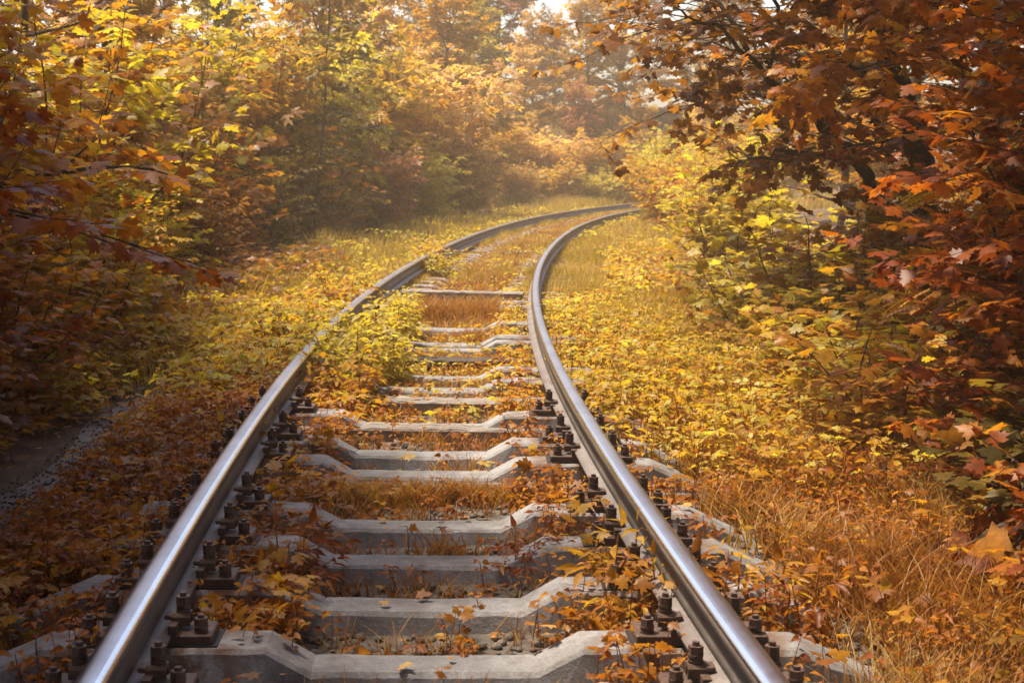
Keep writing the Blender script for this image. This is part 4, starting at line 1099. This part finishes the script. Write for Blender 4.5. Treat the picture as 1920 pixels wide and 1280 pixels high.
leaning(301, [(0, 0, -.1), rel(1640, 380, 13.4), rel(1580, 290, 13.3), rel(1500, 222, 13.1), rel(1430, 170, 12.9)], .075,
        [[rel(1430, 170, 12.9), rel(1395, 120, 12.7), rel(1345, 80, 12.4), rel(1290, 55, 12.1), rel(1235, 35, 11.9)],
         [rel(1500, 222, 13.1), rel(1400, 190, 13.6), rel(1330, 200, 13.9), rel(1275, 225, 14.1)],
         [rel(1440, 175, 12.9), rel(1450, 60, 12.9), rel(1420, -60, 12.8), rel(1380, -180, 12.6)],
         [rel(1560, 270, 13.2), rel(1480, 130, 13.9), rel(1590, 122, 14.3)],
         [rel(1395, 120, 12.7), rel(1300, -20, 12.9), rel(1265, -130, 13.2)],
         [rel(1600, 320, 13.3), rel(1480, 300, 12.6), rel(1370, 330, 12.2)]], .115, .105, 'leaning_maple_a', 'leaning maple whose thin dark branch reaches left over the track', 'leaf_brown', lx, ly)
mx_, my_ = wx(1735, 12.2), 12.2
rel2 = lambda px, py, dep: (wx(px, dep) - mx_, dep - my_, wz(py, dep))
leaning(302, [(0, 0, -.1), rel2(1722, 330, 12.2), rel2(1695, 220, 12.2), rel2(1640, 100, 12.1), rel2(1560, -30, 12.0), rel2(1460, -180, 11.8), rel2(1380, -330, 11.5)], .12,
        [[rel2(1690, 210, 12.2), rel2(1600, 150, 11.2), rel2(1540, 180, 10.6)],
         [rel2(1640, 100, 12.1), rel2(1720, 20, 11.4), rel2(1800, 40, 10.6)],
         [rel2(1560, -30, 12.0), rel2(1620, 0, 11.0), rel2(1680, 40, 10.2)],
         [rel2(1400, -300, 11.5), rel2(1420, -420, 10.5), rel2(1350, -520, 9.5)]], .125, .11, 'leaning_maple_b', 'leaning maple with a thick dark trunk and orange yellow leaf sprays', 'leaf_orange', mx_, my_)

# ---------------- pinnate leaved saplings at the right edge
GRB = 'pinnate leaved saplings at the right edge'
put('robinia', 'pinnate_sapling', 'sapling', 0, 0, 1.5, 'leaf_orange', 'orange sapling with feather shaped leaves below the right edge middle', GRB, xy=(wx(1830, 7.4), 7.4))
put('robinia', 'pinnate_sapling', 'sapling', 0, 0, 2.3, 'leaf_gold', 'tall golden sapling with feather shaped leaves at the right edge', GRB, xy=(wx(1925, 9.0), 9.0))

# ---------------- bushy weeds over the left rail, herbs between the sleepers
GW = 'bushy weeds growing over the left rail'
for y, off, H, m, lab in [
    (8.9, -.48, .38, 'leaf_gold', 'low golden weed in front of the bushy weeds inside the left rail'),
    (9.5, -.55, .48, 'leaf_lime', 'yellow green weed covering the inner side of the left rail'),
    (9.9, -.28, .42, 'leaf_lime', 'yellow green weed spreading farthest over the sleepers'),
    (10.3, -.66, .46, 'leaf_lime', 'tallest yellow green weed standing over the left rail'),
    (10.8, -.45, .50, 'leaf_lime', 'yellow green weed spreading over the sleeper ends'),
    (11.7, -.42, .44, 'leaf_lime', 'yellow green weed behind the tallest weed on the left rail'),
    (11.3, -1.1, .50, 'leaf_lime', 'yellow green weed just outside the hidden stretch of left rail'),
    (12.6, -.40, .36, 'leaf_lime', 'yellow green weed inside the second showing of the left rail'),
    (13.6, -.46, .34, 'leaf_lime', 'yellow green weed inside the left rail just before the close sleepers'),
    (14.3, -1.15, .48, 'leaf_gold', 'golden weed outside the left rail near the close sleepers'),
    (14.6, -.50, .30, 'leaf_lime', 'small yellow green weed beside the close sleepers'),
    (19.0, -.62, .48, 'leaf_lime', 'round yellow green weed behind the raised timber at the left rail'),
    (20.6, -.85, .48, 'leaf_gold', 'golden weed at the left rail beyond the raised timber')]:
    put('weed', 'weed', 'weed', y, off, H, m, lab, GW, fat=1.1)
GH = 'small herbs beside the near rails'
def gpt(px, py, z=.02):
    k = (640 - py) / FPX; dy = math.cos(PITCH) + k * math.sin(PITCH); dz = -math.sin(PITCH) + k * math.cos(PITCH)
    t = (z - CAM_Z) / dz
    return ((px - 960) / FPX * t, dy * t)
for px, py, H, m, lab in [
    (1188, 1165, .30, 'leaf_gold', 'upright golden herb inside the right rail behind the near bolts'),
    (1268, 1190, .26, 'leaf_orange', 'orange herb touching the right rail beside the near bolts'),
    (1392, 1160, .24, 'leaf_gold', 'golden herb with pale leaf tips outside the right rail'),
    (1492, 1200, .24, 'leaf_orange', 'orange herb in front of the outer end of the pale sleeper'),
    (1060, 1010, .20, 'leaf_orange', 'orange herb beside the raised right end of a sleeper'),
    (985, 1085, .18, 'leaf_red', 'rust red herb leaning on the right half of the third sleeper'),
    (560, 1120, .25, 'leaf_red', 'rust red herb over the left end of the pale sleeper'),
    (470, 1180, .22, 'leaf_orange', 'orange herb beside the left near bolts'),
    (440, 900, .26, 'leaf_gold', 'golden herb leaning across the inner side of the left rail'),
    (560, 780, .24, 'leaf_gold', 'golden herb rising over the left rail near the grey timber'),
    (250, 1180, .2, 'leaf_orange', 'orange herb outside the left rail near the bottom'),
    (120, 1120, .24, 'leaf_red', 'rust red herb at the lower left beside the sleeper end')]:
    put('herb', 'herb', 'herb', 0, 0, H, m, lab, GH, xy=gpt(px, py), fat=1.1)

# ================================================================== LIGHT, SKY, AIR, CAMERA
SUN_EL, SUN_AZ = R(69), R(-70)
w = bpy.data.worlds.new('World'); scene.world = w; w.use_nodes = True
nt = w.node_tree; nt.nodes.clear()
sky = nt.nodes.new('ShaderNodeTexSky'); sky.sky_type = 'NISHITA'; sky.sun_disc = False
sky.sun_elevation = SUN_EL; sky.sun_rotation = SUN_AZ; sky.dust_density = 3.5; sky.ozone_density = 1.0
bg = nt.nodes.new('ShaderNodeBackground'); bg.inputs[1].default_value = .14
wo = nt.nodes.new('ShaderNodeOutputWorld'); nt.links.new(sky.outputs[0], bg.inputs[0]); nt.links.new(bg.outputs[0], wo.inputs[0])
sd = bpy.data.lights.new('sun', 'SUN'); sd.energy = 5.0; sd.angle = R(5); sd.color = (1, .86, .66)
so = bpy.data.objects.new('sun', sd); col.objects.link(so)
dirv = Vector((math.sin(SUN_AZ) * math.cos(SUN_EL), math.cos(SUN_AZ) * math.cos(SUN_EL), math.sin(SUN_EL)))
so.rotation_euler = dirv.to_track_quat('Z', 'Y').to_euler(); so.location = (0, 30, 40)

HAZE = .0025
hm, hnt, hout = new_mat('haze')
pv = hnt.nodes.new('ShaderNodeVolumePrincipled'); pv.inputs['Color'].default_value = (1.0, .84, .62, 1); pv.inputs['Density'].default_value = HAZE; pv.inputs['Anisotropy'].default_value = .1
hnt.links.new(pv.outputs[0], hout.inputs['Volume'])
mb = MB(); mb.box((0, 0, 7.0), (310, 310, 18.5))
hz = link('haze', mb.mesh('haze', [hm])); tag(hz, 'warm misty air over the whole clearing', 'haze', kind='stuff')

cam = bpy.data.cameras.new('camera'); cam.sensor_width = 36; cam.lens = FPX / 1920 * 36; cam.clip_end = 2000; cam.clip_start = .05; cam.dof.use_dof = True; cam.dof.focus_distance = 6.5; cam.dof.aperture_fstop = 8
co = bpy.data.objects.new('camera', cam); col.objects.link(co); co.location = (0, 0, CAM_Z); co.rotation_euler = (R(90) - PITCH, 0, 0)
scene.camera = co
scene.view_settings.view_transform = 'Standard'; scene.view_settings.look = 'None'; scene.view_settings.exposure = 1.15; scene.view_settings.gamma = 1
scene.cycles.max_bounces = 8; scene.cycles.diffuse_bounces = 3; scene.cycles.transmission_bounces = 6; scene.cycles.glossy_bounces = 3; scene.cycles.volume_bounces = 1; scene.cycles.transparent_max_bounces = 8
scene.cycles.use_denoising = True
scene.cycles.sample_clamp_indirect = 6.0
